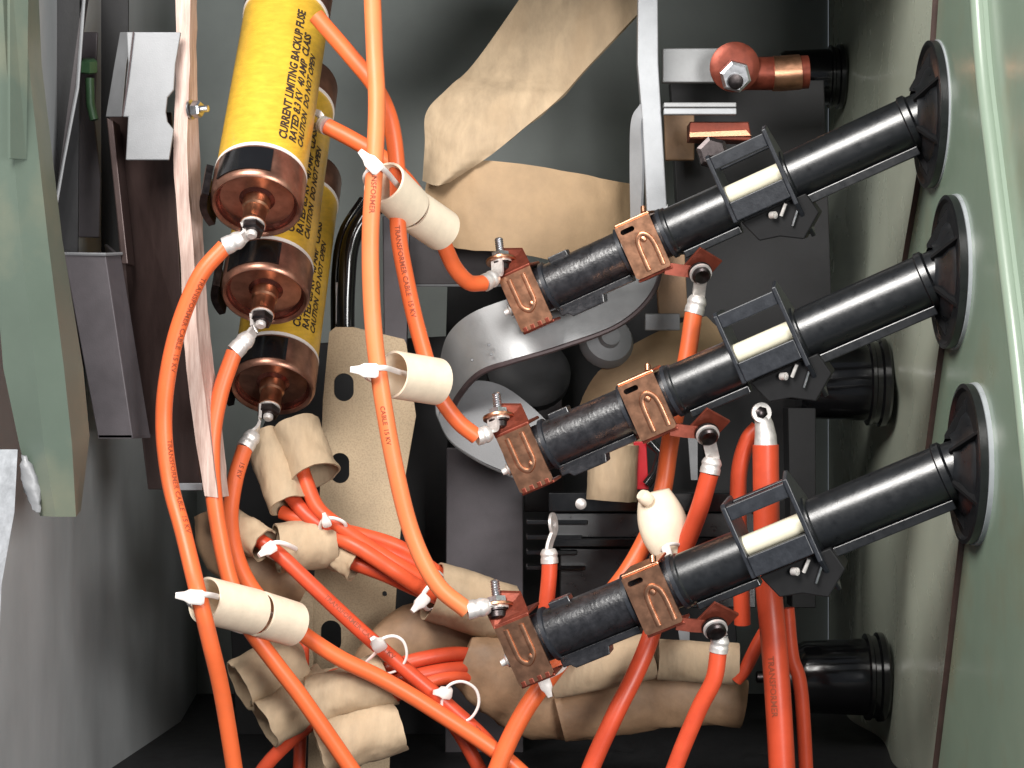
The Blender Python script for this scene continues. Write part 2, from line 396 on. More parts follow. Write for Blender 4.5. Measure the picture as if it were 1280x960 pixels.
# thin sheets between post and channel
t = thing('thin_sheet', 'thin dark sheet with a bright edge beside the door post', 'metal sheet', P(66, 270, 60))
MB().prism([P(u, v, y) for u, v, y in ((108, -40, 40), (98, 110, 40), (64, 290, 40), (70, 310, 200), (118, -40, 300))], Vector((-3 * S, 0, 0))).build('sheet', M['darksteel'], t, smooth=0)
MB().tube([P(108, -40, 38), P(97, 110, 38), P(80, 200, 38), P(65, 285, 38)], [2.2 * S, 2.4 * S, 2.0 * S, 2.6 * S], 6).build('bright_edge', M['palesteel'], t)
tag(MB().prism([P(u, v, 190) for u, v in ((88, 40), (122, 40), (118, 150), (126, 225), (124, 297), (84, 296), (92, 200))], Vector((0, 6 * S, 0))).build('steel_tongue', M['steel'], smooth=0, bevel=0.0008), 'grey steel tongue hanging inside the mouth of the box channel', 'metal plate')
t = thing('green_stud', 'green painted stud at the top left', 'stud', P(112, 100, 120))
MB().tube([P(112, 98, 120), P(113, 130, 120), P(118, 150, 120)], 6 * S, 10).build('shank', M['deepgreen'], t)
MB().lathe(P(111, 80, 115), (0.05, -0.3, 1), [(-12 * S, 9 * S), (-10 * S, 12 * S), (4 * S, 12 * S), (7 * S, 8 * S)], 6).build('head', M['deepgreen'], t)
t = thing('gap_shade', 'dark sheet standing in for shade in the gap behind the door post', 'metal sheet', P(100, 300, 300))  # near-black sheets added to paint the shade in this gap
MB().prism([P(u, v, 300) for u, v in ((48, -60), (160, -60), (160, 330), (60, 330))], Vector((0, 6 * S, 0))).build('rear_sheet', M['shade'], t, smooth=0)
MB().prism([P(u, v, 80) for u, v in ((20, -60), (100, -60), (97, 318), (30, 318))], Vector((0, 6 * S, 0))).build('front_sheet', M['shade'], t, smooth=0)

# wood board on edge with bolt
t = thing('wood_board', 'pink laminated wood board standing on edge beside yellow fuses', 'board', P(260, 620, 60))
Lf = [(219, -60), (220, 80), (217, 200), (226, 330), (229, 420), (243, 540), (256, 620)]
Md = [(238, -60), (237, 80), (234, 200), (243, 330), (247, 420), (262, 540), (272, 622)]
Rt = [(247, -60), (246, 80), (250, 200), (256, 330), (263, 420), (278, 540), (286, 620)]
for nm, a_, b_, ya, yb in (('front_ply', Lf, Md, 40, 36), ('rear_ply', Md, Rt, 40, 74)):
    aa = cr([P(u, v, ya) for u, v in a_], 6); bb = cr([P(u, v, yb) for u, v in b_], 6)
    gr = []
    for k, (p, q) in enumerate(zip(aa, bb)):
        jit = 1.3 * noise.noise((k * 0.9, 3 if nm[0] == 'f' else 8, 0)) * S
        gr.append([p + Vector((jit, 0, 0)), p.lerp(q, .5) + Vector((0, jit - 1.0 * S, 0)), q + Vector((-jit, 0, 0))])
    MB().sheet(gr, 14 * S if False else -12 * S).build(nm, M['wood'], t, smooth=30)
def hexbolt(mb_mat, parent, c, axis, r, h, name='bolt', shaft=None, sr=None, smat=None):
    MB().lathe(c, axis, [(0, r * .86), (h * .12, r), (h * .8, r), (h, r * .84)], 6).build(name, M[mb_mat], parent, smooth=20)
    if shaft:
        a = Vector(axis).normalized()
        prof = []
        n = 8
        for k in range(n * 2 + 1):
            prof.append((h + shaft * k / (2 * n), sr * (1.0 if k % 2 else 0.86)))
        MB().lathe(c, axis, prof, 12).build('thread', M[smat or mb_mat], parent, smooth=60)
bt = thing('hex_bolt', 'zinc hex bolt through the pink wood board', 'bolt', P(246, 137, 30))
MB().lathe(P(238, 137, 40), (1, -0.35, 0.05), [(0, 12.5 * S), (2 * S, 12.5 * S)], 20).build('washer', M['zinc'], bt)
hexbolt('zinc', bt, P(241, 137, 38), (1, -0.35, 0.02), 11 * S, 12 * S, 'nut', 10 * S, 4.5 * S)

# ------------------------------------------------------------------ yellow fuses
fa = Vector((0.04, 0.62, 0.78)).normalized()
fn = (Vector((0, -1, 0)) - fa * Vector((0, -1, 0)).dot(fa)).normalized()      # towards the camera
fs_ = fn.cross(fa).normalized()
if fs_.x < 0: fs_ = -fs_
def FP(t, r, ang): a = math.radians(ang); return (fa * t + (fn * math.cos(a) + fs_ * math.sin(a)) * r) * S
fuse = thing('fuse', 'x', 'fuse', (0, 0, 0), 'yellow fuses in a row on the wood board')
LEN = 352
MB().lathe((0, 0, 0), fa, [(t * S, 57 * S) for t in (50, 120, 200, 280, LEN)], 48).build('body', M['yellow'], fuse)
for t0 in (50, LEN - 6):
    MB().lathe((0, 0, 0), fa, [((t0) * S, 55 * S), ((t0 + .5) * S, 58.6 * S), ((t0 + 5) * S, 58.6 * S), ((t0 + 6) * S, 57 * S)], 48).build('white_ring', M['nylon'], fuse)
def cap(sgn, base):
    pr = [(50, 56), (49, 58.6), (6, 58.6), (1, 57), (-1, 54.5), (1, 52), (5, 51), (9, 50), (12, 48)]
    MB().lathe(fa * base * S, fa * sgn, [(t * S, r * S) for t, r in [(4, 51.2), (9, 50), (14, 44), (16, 34), (16, 26), (9, 20), (8, 0)]], 48, (False, False)).build('end_face', M['facecopper'], fuse, smooth=50)
    return MB().lathe(fa * base * S, fa * sgn, [(t * S, r * S) for t, r in pr], 48).build('end_cap', M['capcopper'], fuse, smooth=50)
cap(1, 0); cap(-1, LEN + 50)
cp = MB().lathe((0, 0, 0), fa, [(14 * S, 18 * S), (-4 * S, 17 * S), (-6 * S, 14.5 * S), (-26 * S, 14.5 * S), (-28 * S, 16 * S), (-31 * S, 16 * S), (-32 * S, 11 * S)], 24).build('terminal_stud', M['copper'], fuse)
MB().lathe((0, 0, 0), fa, [(-32 * S, 13 * S), (-34 * S, 15 * S), (-43 * S, 15 * S), (-45 * S, 12 * S)], 6).build('nut', M['darkbolt'], fuse, smooth=20)
MB().lathe((0, 0, 0), fa, [(-45 * S, 7 * S), (-49 * S, 7 * S), (-51 * S, 5 * S)], 12).build('bolt_end', M['tin'], fuse)
MB().lathe(fa * (LEN + 40) * S, fa, [(0, 13 * S), (40 * S, 13 * S), (42 * S, 8 * S)], 20).build('top_stud', M['copper'], fuse)
gr = []
for k in range(13):
    an = -52 + 72 * k / 12
    gr.append([FP(8, 59.4, an), FP(26, 59.4, an), FP(45, 59.4, an)])
MB().sheet(gr, 1.2 * S).build('black_label', M['glossblack'], fuse, smooth=60)
gr = []
for k in range(9):
    an = -120 + 52 * k / 8
    gr.append([FP(-6, 61, an), FP(20, 61, an), FP(44, 61, an)])
MB().sheet(gr, 9 * S).build('spring_clip', M['darkbolt'], fuse, smooth=40)
mb = MB()
for (txt, ang, t0, size) in (('CURRENT LIMITING BACKUP FUSE', 30, 72, 15.5), ('RATED 8.3 KV  40 AMP  CLASS', 44, 76, 15), ('CAUTION  DO NOT OPEN', 58, 78, 14)):
    vs, fs = letters(txt, size, 0.035)
    mb.add([FP(t0 + v.x * 1.0, 57.5, ang - math.degrees(v.y / 57.0)) for v in vs], fs)
mb.build('printed_lettering', M['ink'], fuse, smooth=0)
fpos = [(320, 258, 0), (331, 371, 112), (340, 487, 224)]
flab = ['highest yellow fuse with copper end cap, partly covering the others', 'yellow fuse in the middle of the three stepped yellow fuses', 'lowest yellow fuse with copper end cap, above the paper rolls']
fuses = [fuse] + [copy_tree(fuse) for _ in range(2)]
for f, p, l in zip(fuses, fpos, flab): f.location = P(*p); f['label'] = l
def fuse_w(i, t, r=0, ang=0): return P(*fpos[i]) + FP(t, r, ang)

# ------------------------------------------------------------------ bayonet fuse holders
ba = Vector((0.9, -0.25, 0.40)).normalized()
bn = (Vector((0, -1, 0)) - ba * Vector((0, -1, 0)).dot(ba)).normalized()
bb = bn.cross(ba).normalized()
BM = Matrix((ba, -bn, bb)).transposed()
BR = BM.to_euler()
joints = [(1150, 148, 99), (1172, 345, -24), (1195, 585, -136)]
LB = 569
def bloc(i): return P(*joints[i]) - ba * LB * S
def BW(i, t, d, h): return bloc(i) + BM @ Vector((t * S, d * S, h * S))
def L_(t, d, h): return Vector((t * S, d * S, h * S))
bx = thing('fuse_holder', 'x', 'fuse holder', (0, 0, 0), 'black tube fuse holders through the right wall', rot=(0, 0, 0))
def bbox(lo, hi, name, m, parent=None, bevel=0.0008): return MB().box([c * S for c in lo], [c * S for c in hi]).build(name, M[m], parent or bx, smooth=0, bevel=bevel)
X = Vector((1, 0, 0))
rings = [(-26, 20), (-24, 30), (20, 31)]
rr = []
mb = MB()
for k in range(45):
    t = -26 + 236 * k / 44
    rr.append([L_(t, 0, 0) + Vector((0, math.cos(a), math.sin(a))) * (31 + 0.35 * noise.noise((t * .06, math.cos(a) * 2, math.sin(a) * 2))) * S for a in [2 * math.pi * j / 40 for j in range(40)]])
mb.rings(rr).build('lower_barrel', M['fuzzy'], bx, smooth=60)
MB().lathe((0, 0, 0), X, [(205 * S, 33 * S), (207 * S, 34 * S), (214 * S, 34 * S), (216 * S, 32 * S), (300 * S, 32 * S)], 40).build('middle_barrel', M['black'], bx)
MB().lathe((0, 0, 0), X, [(382 * S, 37 * S), (388 * S, 37 * S), (390 * S, 33 * S), (550 * S, 34 * S), (552 * S, 37 * S), (560 * S, 37 * S), (563 * S, 33 * S), (585 * S, 33 * S)], 40).build('upper_barrel', M['black'], bx)
bbox((388, -16, -43), (552, 10, -31), 'keel_rail', 'black')
bbox((218, -14, -41), (300, 10, -31), 'keel_rail', 'black')
MB().prism([L_(t, -12, h) for t, h in ((30, -30), (140, -30), (140, -40), (95, -40), (92, -50), (45, -50), (40, -44), (30, -44))], L_(0, 28, 0)).build('keel_rail', M['fuzzy'], bx, smooth=0, bevel=0.0008)
bbox((44, -8, 28), (72, 14, 37), 'barrel_lug', 'fuzzy')
for t0 in (27, 141, 203):
    MB().lathe((0, 0, 0), X, [(t0 * S, 31 * S), ((t0 + 1) * S, 35 * S), ((t0 + 6) * S, 35 * S), ((t0 + 7) * S, 31 * S)], 40).build('retaining_ring', M['frameblack'], bx)
# window cage
MB().prism([L_(298, d, h) for d, h in ((-42, -26), (-42, 66), (-36, 70), (34, 70), (38, 64), (38, -26))], L_(6, 0, 0)).build('window_plate', M['frameblack'], bx, smooth=0, bevel=0.0008)
MB().prism([L_(380, d, h) for d, h in ((-46, -36), (-46, 70), (-10, 76), (50, 34), (58, -20), (40, -62), (2, -84), (-20, -66))], L_(6, 0, 0)).build('window_plate', M['frameblack'], bx, smooth=0, bevel=0.0008)
bbox((304, -42, 48), (380, -28, 66), 'cage_bar', 'frameblack')
bbox((304, -46, -25), (380, -34, 1), 'cage_bar', 'frameblack')
bbox((304, 20, 48), (380, 34, 64), 'cage_bar', 'frameblack')
bbox((304, 22, -28), (380, 34, 0), 'cage_bar', 'frameblack')
MB().lathe((0, -18 * S, 11 * S), X, [(300 * S, 13 * S), (384 * S, 13 * S)], 24).build('fuse_tube', M['ivory'], bx)
MB().prism([L_(t, -30, h) for t, h in ((306, -28), (398, -28), (404, -58), (372, -82), (345, -66), (318, -60))], L_(0, 55, 0)).build('latch_block', M['matteblack'], bx, smooth=0, bevel=0.001)
MB().tube([L_(346, -36, -36), L_(352, -40, -38)], 5 * S, 10).build('latch_pin', M['tin'], bx)
MB().tube([L_(358, -36, -42), L_(370, -38, -30)], 2.4 * S, 8).build('latch_pin', M['tin'], bx)
MB().tube([L_(366, -34, -60), L_(380, -35, -44)], 1.6 * S, 8).build('latch_pin', M['zinc'], bx)
# copper clamps
def rib(parent, pts, name='pressed_rib'):
    return MB().tube(cr(pts, 5), 3.4 * S, 8, flat=2.4 * S).build(name, M['copper'], parent)
def strap(t0, t1, htop, hbot, slot=None):
    wmb = MB()
    outer = [(t0, hbot + 3), (t0 + 3, hbot), (t1 - 3, hbot), (t1, hbot + 3), (t1, htop), (t0, htop)]
    vs, fs = flat_shape(outer, [slot] if slot else [], 4)
    wmb.add([L_(v.x, v.z - 37, v.y) for v in vs], fs)
    return wmb.build('clamp_face', M['copper'], bx, smooth=0, bevel=0.0005)
c1 = strap(-23, 24, 36, -43)
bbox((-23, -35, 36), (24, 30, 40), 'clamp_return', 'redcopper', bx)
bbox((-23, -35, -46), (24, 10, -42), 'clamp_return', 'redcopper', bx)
for k in range(4): 
    bbox((-20 + k * 11, -39.5, -44), (-14 + k * 11, -34, -37), 'crimp_tooth', 'redcopper', bx, 0.0005)
rib(bx, [L_(-10, -39, 30), L_(-10, -39, 8), L_(-9, -39, -10), L_(0, -39, -19), L_(10, -39, -10), L_(11, -39, 8), L_(11, -39, 30)])
MB().lathe(L_(6, -39, -12), (0, -1, 0), [(0, 4 * S), (2 * S, 3.2 * S), (3 * S, 0)], 12).build('dimple', M['copper'], bx)
# bolt tab on clamp 1 : plate whose normal is close to the tank's own upright
up = (BM.inverted() @ Vector((-0.10, 0.34, 0.93))).normalized()
bc = L_(-15, -16, 57)
e1 = up.orthogonal().normalized(); e2 = up.cross(e1)
MB().prism([bc + (e1 * math.cos(a) + e2 * math.sin(a)) * 21 * S for a in [2 * math.pi * k / 20 for k in range(20)]], up * 4 * S).build('bolt_tab', M['copper'], bx, smooth=30, bevel=0.0004)
MB().prism([L_(-24, -37, 36), L_(24, -37, 36), L_(16, -6, 62), L_(-12, -4, 74), L_(-32, -14, 62)], L_(1, 4, 2)).build('tab_web', M['redcopper'], bx, smooth=0)
mb = MB(); MB().lathe(bc - up * 15 * S, up, [(0, 10 * S), (2 * S, 12.5 * S), (9 * S, 12.5 * S), (10 * S, 15 * S), (13 * S, 15 * S)], 18).build('bolt_head', M['darkbolt'], bx, smooth=30)
MB().lathe(bc + up * 4 * S, up, [(0, 13 * S), (9 * S, 13 * S)], 6).build('nut', M['zinc'], bx, smooth=20)
MB().lathe(bc + up * 13 * S, up, [(k * 1.6 * S, (6 if k % 2 else 5) * S) for k in range(15)], 12).build('bolt_thread', M['zinc'], bx, smooth=60)
MB().lathe(L_(-26, -22, -8), (-1, -0.3, 0), [(0, 8 * S), (4 * S, 9 * S), (6 * S, 5 * S), (12 * S, 4 * S)], 12).build('side_screw', M['tin'], bx)
# clamp 2
c2 = strap(150, 200, 33, -42, oblong(165, 24, 20, 7))
bbox((150, -35, 33), (200, 30, 37), 'clamp_return', 'copper', bx)
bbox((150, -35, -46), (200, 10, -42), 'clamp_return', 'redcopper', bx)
rib(bx, [L_(170, -39, -36), L_(170, -39, -8), L_(172, -39, 6), L_(180, -39, 12), L_(188, -39, 6), L_(191, -39, -8), L_(191, -39, -36)])
MB().lathe(L_(180, -39, 5), (0, -1, 0), [(0, 4.5 * S), (2 * S, 3.5 * S), (3 * S, 0)], 12).build('dimple', M['copper'], bx)
MB().tube([L_(194, -34, 37), L_(196, -30, 44)], 4 * S, 10).build('rivet', M['copper'], bx)
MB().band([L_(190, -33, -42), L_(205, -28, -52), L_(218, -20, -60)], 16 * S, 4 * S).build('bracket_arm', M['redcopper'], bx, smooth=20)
bc2 = L_(228, -18, -64)
n2 = (BM.inverted() @ Vector((0.15, -0.75, -0.55))).normalized()
r1 = (BM.inverted() @ Vector((0.75, 0, -0.65))); r1 = (r1 - n2 * r1.dot(n2)).normalized(); r2 = n2.cross(r1)
MB().prism([bc2 + (r1 * i + r2 * j) * S - n2 * 4 * S + BM.inverted() @ Vector((6 * S, 0, 8 * S)) for i, j in ((-22, -18), (18, -18), (18, 18), (-22, 18))], n2 * 4 * S).build('bracket', M['redcopper'], bx, smooth=0, bevel=0.0006)
MB().lathe(bc2, n2, [(0, 15 * S), (3 * S, 16 * S), (4 * S, 12.5 * S), (13 * S, 12.5 * S), (15 * S, 10 * S), (14 * S, 5 * S), (13 * S, 0)], 20).build('bolt_head', M['darkbolt'], bx, smooth=30)
# wall flange : disc parallel to the wall
BI = BM.inverted()
wx = (BI @ Vector((1, 0, 0))).normalized(); wy = (BI @ Vector((0, 1, 0))); wz = (BI @ Vector((0, 0, 1)))
J = L_(LB, 0, 0) + BI @ Vector((6 * S, 0, 5 * S))
MB().lathe(J, wx, [(-16 * S, 34 * S), (-8 * S, 40 * S), (-2 * S, 56 * S), (4 * S, 62 * S), (5 * S, 86 * S), (1 * S, 90 * S), (2 * S, 95 * S), (11 * S, 95 * S)], 64, (False, True)).build('flange_disc', M['black'], bx, smooth=35)
MB().lathe(J, wx, [(11 * S, 92 * S), (12 * S, 96 * S), (18 * S, 97 * S), (20 * S, 93 * S)], 64).build('gasket', M['gasket'], bx)
MB().lathe(J, wx, [(20 * S, 92 * S), (20.5 * S, 96 * S), (25 * S, 96 * S), (28 * S, 90 * S)], 64).build('backing_ring', M['frameblack'], bx)
for an in (95, 150, 215, 275):
    a = math.radians(an); rd = wy * math.cos(a) + wz * math.sin(a); tn = wx.cross(rd)
    MB().prism([J + rd * 30 * S - wx * 20 * S - tn * 2 * S, J + rd * 34 * S - wx * 20 * S - tn * 2 * S, J + rd * 80 * S + wx * 5 * S - tn * 2 * S, J + rd * 30 * S + wx * 5 * S - tn * 2 * S], tn * 4 * S).build('gusset', M['matteblack'], bx, smooth=0)
blab = ['top black tube fuse holder, the one nearest the curved paper strap', 'middle black tube fuse holder, between the two others', 'lowest black tube fuse holder, crossing in front of the black box']
holders = [bx] + [copy_tree(bx) for _ in range(2)]
for i, h in enumerate(holders): h.rotation_euler = BR; h.location = bloc(i); h['label'] = blab[i]
UPW = Vector((-0.10, 0.34, 0.93)).normalized()
def tab_c(i): return BW(i, -15, -16, 57) - UPW * 2.5 * S
N2W = Vector((0.15, -0.75, -0.55)).normalized()
def brk_c(i): return BW(i, 228, -18, -64) + N2W * 5 * S

# ------------------------------------------------------------------ cables
CAM = Vector((0, -D * S, 0))
def lettering_on(path, r, text, s0, size, phi=0.0, flip=False):
    cum = [0]
    for a, b in zip(path, path[1:]): cum.append(cum[-1] + (b - a).length)
    vs, fs = letters(text, size); W_ = max(v.x for v in vs); out = []
    for v in vs:
        s_ = s0 + (W_ - v.x if flip else v.x); yy = -v.y if flip else v.y
        s_ = max(0, min(cum[-1] - 1e-6, s_))
        k = 0
        lo, hi = 0, len(cum) - 2
        while lo < hi:
            m_ = (lo + hi + 1) // 2
            if cum[m_] <= s_: lo = m_
            else: hi = m_ - 1
        k = lo; f = (s_ - cum[k]) / max(1e-9, cum[k + 1] - cum[k])
        p = path[k].lerp(path[k + 1], f); T = (path[min(k + 2, len(path) - 1)] - path[max(0, k - 1)]).normalized()
        c = (CAM - p); c = (c - T * c.dot(T)).normalized(); sd = c.cross(T)
        a = yy / r + phi
        out.append(p + (c * math.cos(a) + sd * math.sin(a)) * r * 1.045)
    return out, fs
def ring_lug(parent, c, axis, q0, q1, r, ro=15, ri=6):
    """ring terminal: ring round the bolt at c, crimp barrel q0 -> q1 (q1 at the cable)."""
    ax = Vector(axis).normalized(); e = ax.orthogonal().normalized(); g_ = ax.cross(e); n = 24
    prof = [(ri, 0), (ro, 0), (ro, 3.5), (ri, 3.5)]
    rr = [[c + (e * math.cos(2 * math.pi * k / n) + g_ * math.sin(2 * math.pi * k / n)) * a * S + ax * b * S for a, b in prof] for k in range(n)]
    mb = MB().rings(rr, closed=True)
    d = (q0 - c); d = d - ax * d.dot(ax); d = d.normalized()
    path = cr([c + d * ro * .8 * S + ax * 1.7 * S, c.lerp(q0, .7) + ax * 1.0 * S, q0, q0.lerp(q1, .12)], 4)
    mb.band(path, 17 * S, 4 * S, ref=ax)
    o = mb.build('ring_terminal', M['tin'], parent, smooth=40)
    L = cr([q0, q0.lerp(q1, .15), q0.lerp(q1, .4), q0.lerp(q1, .6), q0.lerp(q1, .8), q1], 3)
    rs = []
    for k in range(len(L)):
        f = k / (len(L) - 1); rs.append(r * (0.72 + 0.30 * min(1, f * 3)) * (0.94 if .45 < f < .62 else 1.0))
    MB().tube(L, rs, 16).build('crimp_barrel', M['tin'], parent, smooth=50)
GC = 'insulated cables'
def cable(label, pts, rpx, m='orange', texts=(), lug0=None, lug1=None, name='cable', group=GC, n=8):
    w_ = [V3(p) for p in pts]
    path = cr(w_, n)
    r = rpx * (KY(pts[len(pts) // 2][2]) if not isinstance(pts[len(pts) // 2], Vector) else S)
    if not texts and not lug0 and not lug1:
        return tag(MB().tube(path, r, 18).build(name, M[m]), label, 'cable', group)
    t = thing(name, label, 'cable', w_[len(w_) // 2], group)
    MB().tube(path, r, 18).build('jacket', M[m], t)
    for (txt, f0, size, phi, flip) in texts:
        tot = sum((b - a).length for a, b in zip(path, path[1:]))
        vs, fs = lettering_on(path, r, txt, f0 * tot, size * S, phi, flip)
        mb = MB(); mb.add(vs, fs); mb.build('printed_lettering', M['inkcable'], t, smooth=0)
    if lug0: ring_lug(t, lug0[0], lug0[1], lug0[2], path[0], r * 1.08)
    if lug1: ring_lug(t, lug1[0], lug1[1], lug1[2], path[-1], r * 1.08)
    return t
TX = 'TRANSFORMER CABLE  15 KV'
def fl(i): return fuse_w(i, -34)
cable('orange cable from the highest yellow fuse, leftmost of all cables',
      [(281, 308, -30), (250, 345, -34), (223, 410, -30), (208, 480, -26), (205, 540, -24), (213, 605, -34), (229, 665, -55), (246, 735, -80), (262, 800, -72), (280, 880, -40), (305, 1040, 10)], 10.6, 'orange',
      [(TX, .06, 9.5, 0.55, False), (TX, .33, 9.5, 0.6, False)], lug0=(fl(0), fa, P(304, 297, -30)))
cable('orange cable from the middle yellow fuse, bent down left of the paper rolls',
      [(293, 440, 70), (276, 490, 62), (266, 545, 55), (266, 605, 50), (275, 670, 46), (289, 730, 44), (311, 783, 44), (345, 830, 50), (383, 880, 60), (455, 985, 80), (500, 1060, 90)], 10.6, 'orange',
      [], lug0=(fl(1), fa, P(313, 419, 76)))
cable('orange cable from the lowest yellow fuse, curving right under the cream sleeve',
      [(306, 560, 165), (294, 600, 150), (288, 650, 135), (298, 702, 120), (322, 745, 110), (362, 780, 104), (420, 820, 100), (480, 850, 100), (540, 886, 104), (640, 955, 110), (720, 1040, 120)], 10.4, 'orange',
      [('15 KV', .03, 9, 0.3, False)], lug0=(fl(2), fa, P(318, 541, 175)))
cable('long pale orange cable hanging down the middle to the lowest holder',
      [(464, -40, 0), (468, 60, -6), (471, 130, -22), (468, 210, -34), (463, 300, -30), (466, 400, -32), (477, 490, -38), (495, 590, -30), (516, 670, -22), (546, 730, -24), (584, 763, -22)], 11.0, 'paleorange',
      [('TRANSFORMER', .30, 9, 0.0, False), ('CABLE  15 KV', .66, 8, -.2, False)], lug1=(tab_c(2), UPW, P(612, 757, -18)))
cable('orange cable running down to the middle fuse holder behind the long one',
      [(395, 20, 40), (440, 72, 36), (470, 110, 30), (489, 155, 28), (497, 220, 32), (498, 290, 40), (508, 350, 50), (523, 415, 60), (545, 485, 66), (570, 524, 72), (596, 546, 78)], 10.4, 'orange',
      [(TX, .50, 9, -.1, False)], lug1=(tab_c(1), UPW, P(614, 541, 84)))
cable('red orange cable from behind the fuses looping to the top holder',
      [(409, 158, 130), (440, 174, 120), (476, 196, 112), (508, 226, 112), (532, 262, 118), (553, 302, 132), (568, 334, 150), (586, 353, 170), (605, 354, 186)], 10.4, 'orange',
      [], lug1=(tab_c(0), UPW, P(620, 346, 200)), lug0=(P(392, 150, 150), (0, -1, 0.3), P(401, 155, 140)))
# right hand cables from the second clamps
cable('orange cable from top holder clamp down through cream ball sleeve',
      [(867, 392, 190), (860, 440, 185), (850, 490, 180), (838, 550, 170), (829, 610, 160), (816, 655, 150), (786, 712, 130), (745, 765, 120), (700, 828, 110), (655, 890, 100), (622, 960, 95), (590, 1060, 90)], 11.5, 'orange',
      [], lug0=(brk_c(0), N2W, P(873, 370, 190)))
cable('red cable from middle holder clamp passing behind the lowest tube',
      [(887, 592, 60), (873, 640, 66), (853, 690, 80), (830, 740, 95), (812, 800, 80), (793, 845, 70), (768, 895, 60), (735, 970, 60), (710, 1060, 60)], 11.5, 'redcable',
      [], lug0=(brk_c(1), N2W, P(891, 572, 60)))
cable('red cable from the lowest holder clamp curving down out of view',
      [(898, 815, -60), (892, 850, -58), (872, 890, -50), (840, 970, -40), (815, 1060, -40)], 10.8, 'redcable',
      [], lug0=(brk_c(2), N2W, P(901, 795, -62)))
t = cable('thick red cable standing upright behind the lowest window cage',
      [(957, 556, 60), (958, 640, 60), (960, 720, 55), (967, 800, 45), (973, 880, 35), (982, 1040, 20)], 16.5, 'redcable', [('TRANSFORMER', .55, 11, -0.35, False)])
MB().tube([P(951, 516, 62), P(955, 530, 62), P(957, 545, 60), P(957, 562, 60)], [9 * S, 12 * S, 14 * S, 15.5 * S], 14).build('crimp_barrel', M['tin'], t)
MB().lathe(P(951, 516, 56), (0.2, -1, 0.1), [(0, 6 * S), (0, 13 * S), (4 * S, 13 * S), (4 * S, 6 * S)], 24, (False, False)).build('ring_terminal', M['tin'], t)
MB().lathe(P(951, 516, 54), (0.2, -1, 0.1), [(0, 8 * S), (5 * S, 8 * S), (7 * S, 5 * S)], 6).build('bolt', M['darkbolt'], t)
cable('thin red cable looping left of the thick upright cable',
      [(948, 534, 90), (934, 552, 92), (924, 590, 95), (923, 650, 100), (926, 720, 110), (928, 780, 120)], 10.5, 'redcable')
cable('short orange cable slanting into the right end of the paper roll',
      [(975, 760, 110), (950, 800, 110), (932, 835, 110), (920, 850, 115)], 8.5, 'redcable')
cable('small red cable beside the thick upright cable low at right',
      [(984, 760, 90), (990, 820, 90), (1002, 870, 90), (1012, 1050, 90)], 9, 'redcable')
t = cable('short red cable with flat silver terminal before the black box',
      [(687, 704, 130), (686, 725, 130), (682, 765, 130), (678, 800, 130)], 10, 'redcable', [], lug0=(P(690, 655, 134), (1, -0.35, 0.1), P(686, 686, 130)))
# red bundle at lower left
cable('red cable out of the left paper roll joining the bundle',
      [(345, 600, 195), (362, 618, 185), (385, 645, 172), (420, 668, 165), (470, 684, 168), (520, 706, 185), (560, 740, 212), (590, 752, 222)], 9.5, 'redcable')
cable('red cable out of the right paper roll joining the bundle',
      [(374, 575, 185), (382, 600, 178), (398, 636, 168), (430, 662, 160), (480, 695, 160), (525, 722, 178), (562, 748, 202), (590, 758, 218)], 9.5, 'redorange')
cable('lower red cable of the bundle ending in the kraft roll',
      [(380, 668, 186), (402, 671, 180), (424, 674, 162), (450, 686, 150), (490, 712, 146), (524, 734, 168), (562, 754, 198), (590, 764, 216)], 9.8, 'redorange')
cable('red cable coming from the torn paper cuff under the bundle',
      [(410, 690, 178), (440, 703, 172), (480, 718, 170), (520, 736, 185), (562, 752, 210), (590, 762, 222)], 9.2, 'redcable')
cable('red printed cable crossing the slotted board from paper sleeve to nylon ring',
      [(298, 660, 150), (322, 674, 140), (350, 694, 128), (385, 727, 118), (420, 760, 112), (455, 792, 110), (485, 818, 112), (520, 848, 118), (560, 882, 122), (620, 940, 130), (690, 1040, 140)], 9.6, 'redcable', [(TX, .26, 9, 0.2, False), ('TRANSFORMER', .70, 9, 0.2, False)])
cable('upper red cable running right into the oil stained paper',
      [(430, 862, 165), (480, 838, 165), (530, 823, 172), (580, 818, 190), (630, 832, 210)], 9.5, 'redcable')
cable('lower red cable running right into the oil stained paper',
      [(420, 890, 160), (470, 862, 158), (530, 843, 165), (585, 836, 185), (640, 845, 210)], 9.5, 'redcable')
cable('red cable hanging straight down behind the cream double sleeve',
      [(376, 770, 205), (378, 800, 200), (378, 850, 200), (370, 1060, 205)], 8, 'redcable')
cable('short red cable dipping under the wrinkled paper at the bottom',
      [(470, 862, 130), (445, 865, 135), (425, 876, 140), (330, 960, 170), (290, 1060, 180)], 9, 'redcable')

cable('red orange cable highest in the bundle fanning to the kraft roll',
      [(352, 640, 190), (384, 652, 178), (410, 660, 174), (450, 668, 172), (500, 684, 178), (545, 714, 200), (580, 738, 222)], 9.0, 'redorange')
cable('dark red cable deepest in the bundle behind the torn cuff',
      [(430, 690, 205), (470, 700, 200), (510, 712, 200), (550, 740, 215), (590, 756, 225)], 8.5, 'redcable')
cable('red cable under the nylon ring running to bottom centre',
      [(395, 850, 185), (440, 842, 172), (490, 852, 158), (530, 872, 150), (570, 910, 150), (620, 1000, 160)], 9.0, 'redcable')
cable('red orange cable low between the wrinkled papers',
      [(420, 905, 150), (470, 880, 150), (520, 858, 158), (565, 846, 172), (620, 850, 205)], 9.0, 'redorange')
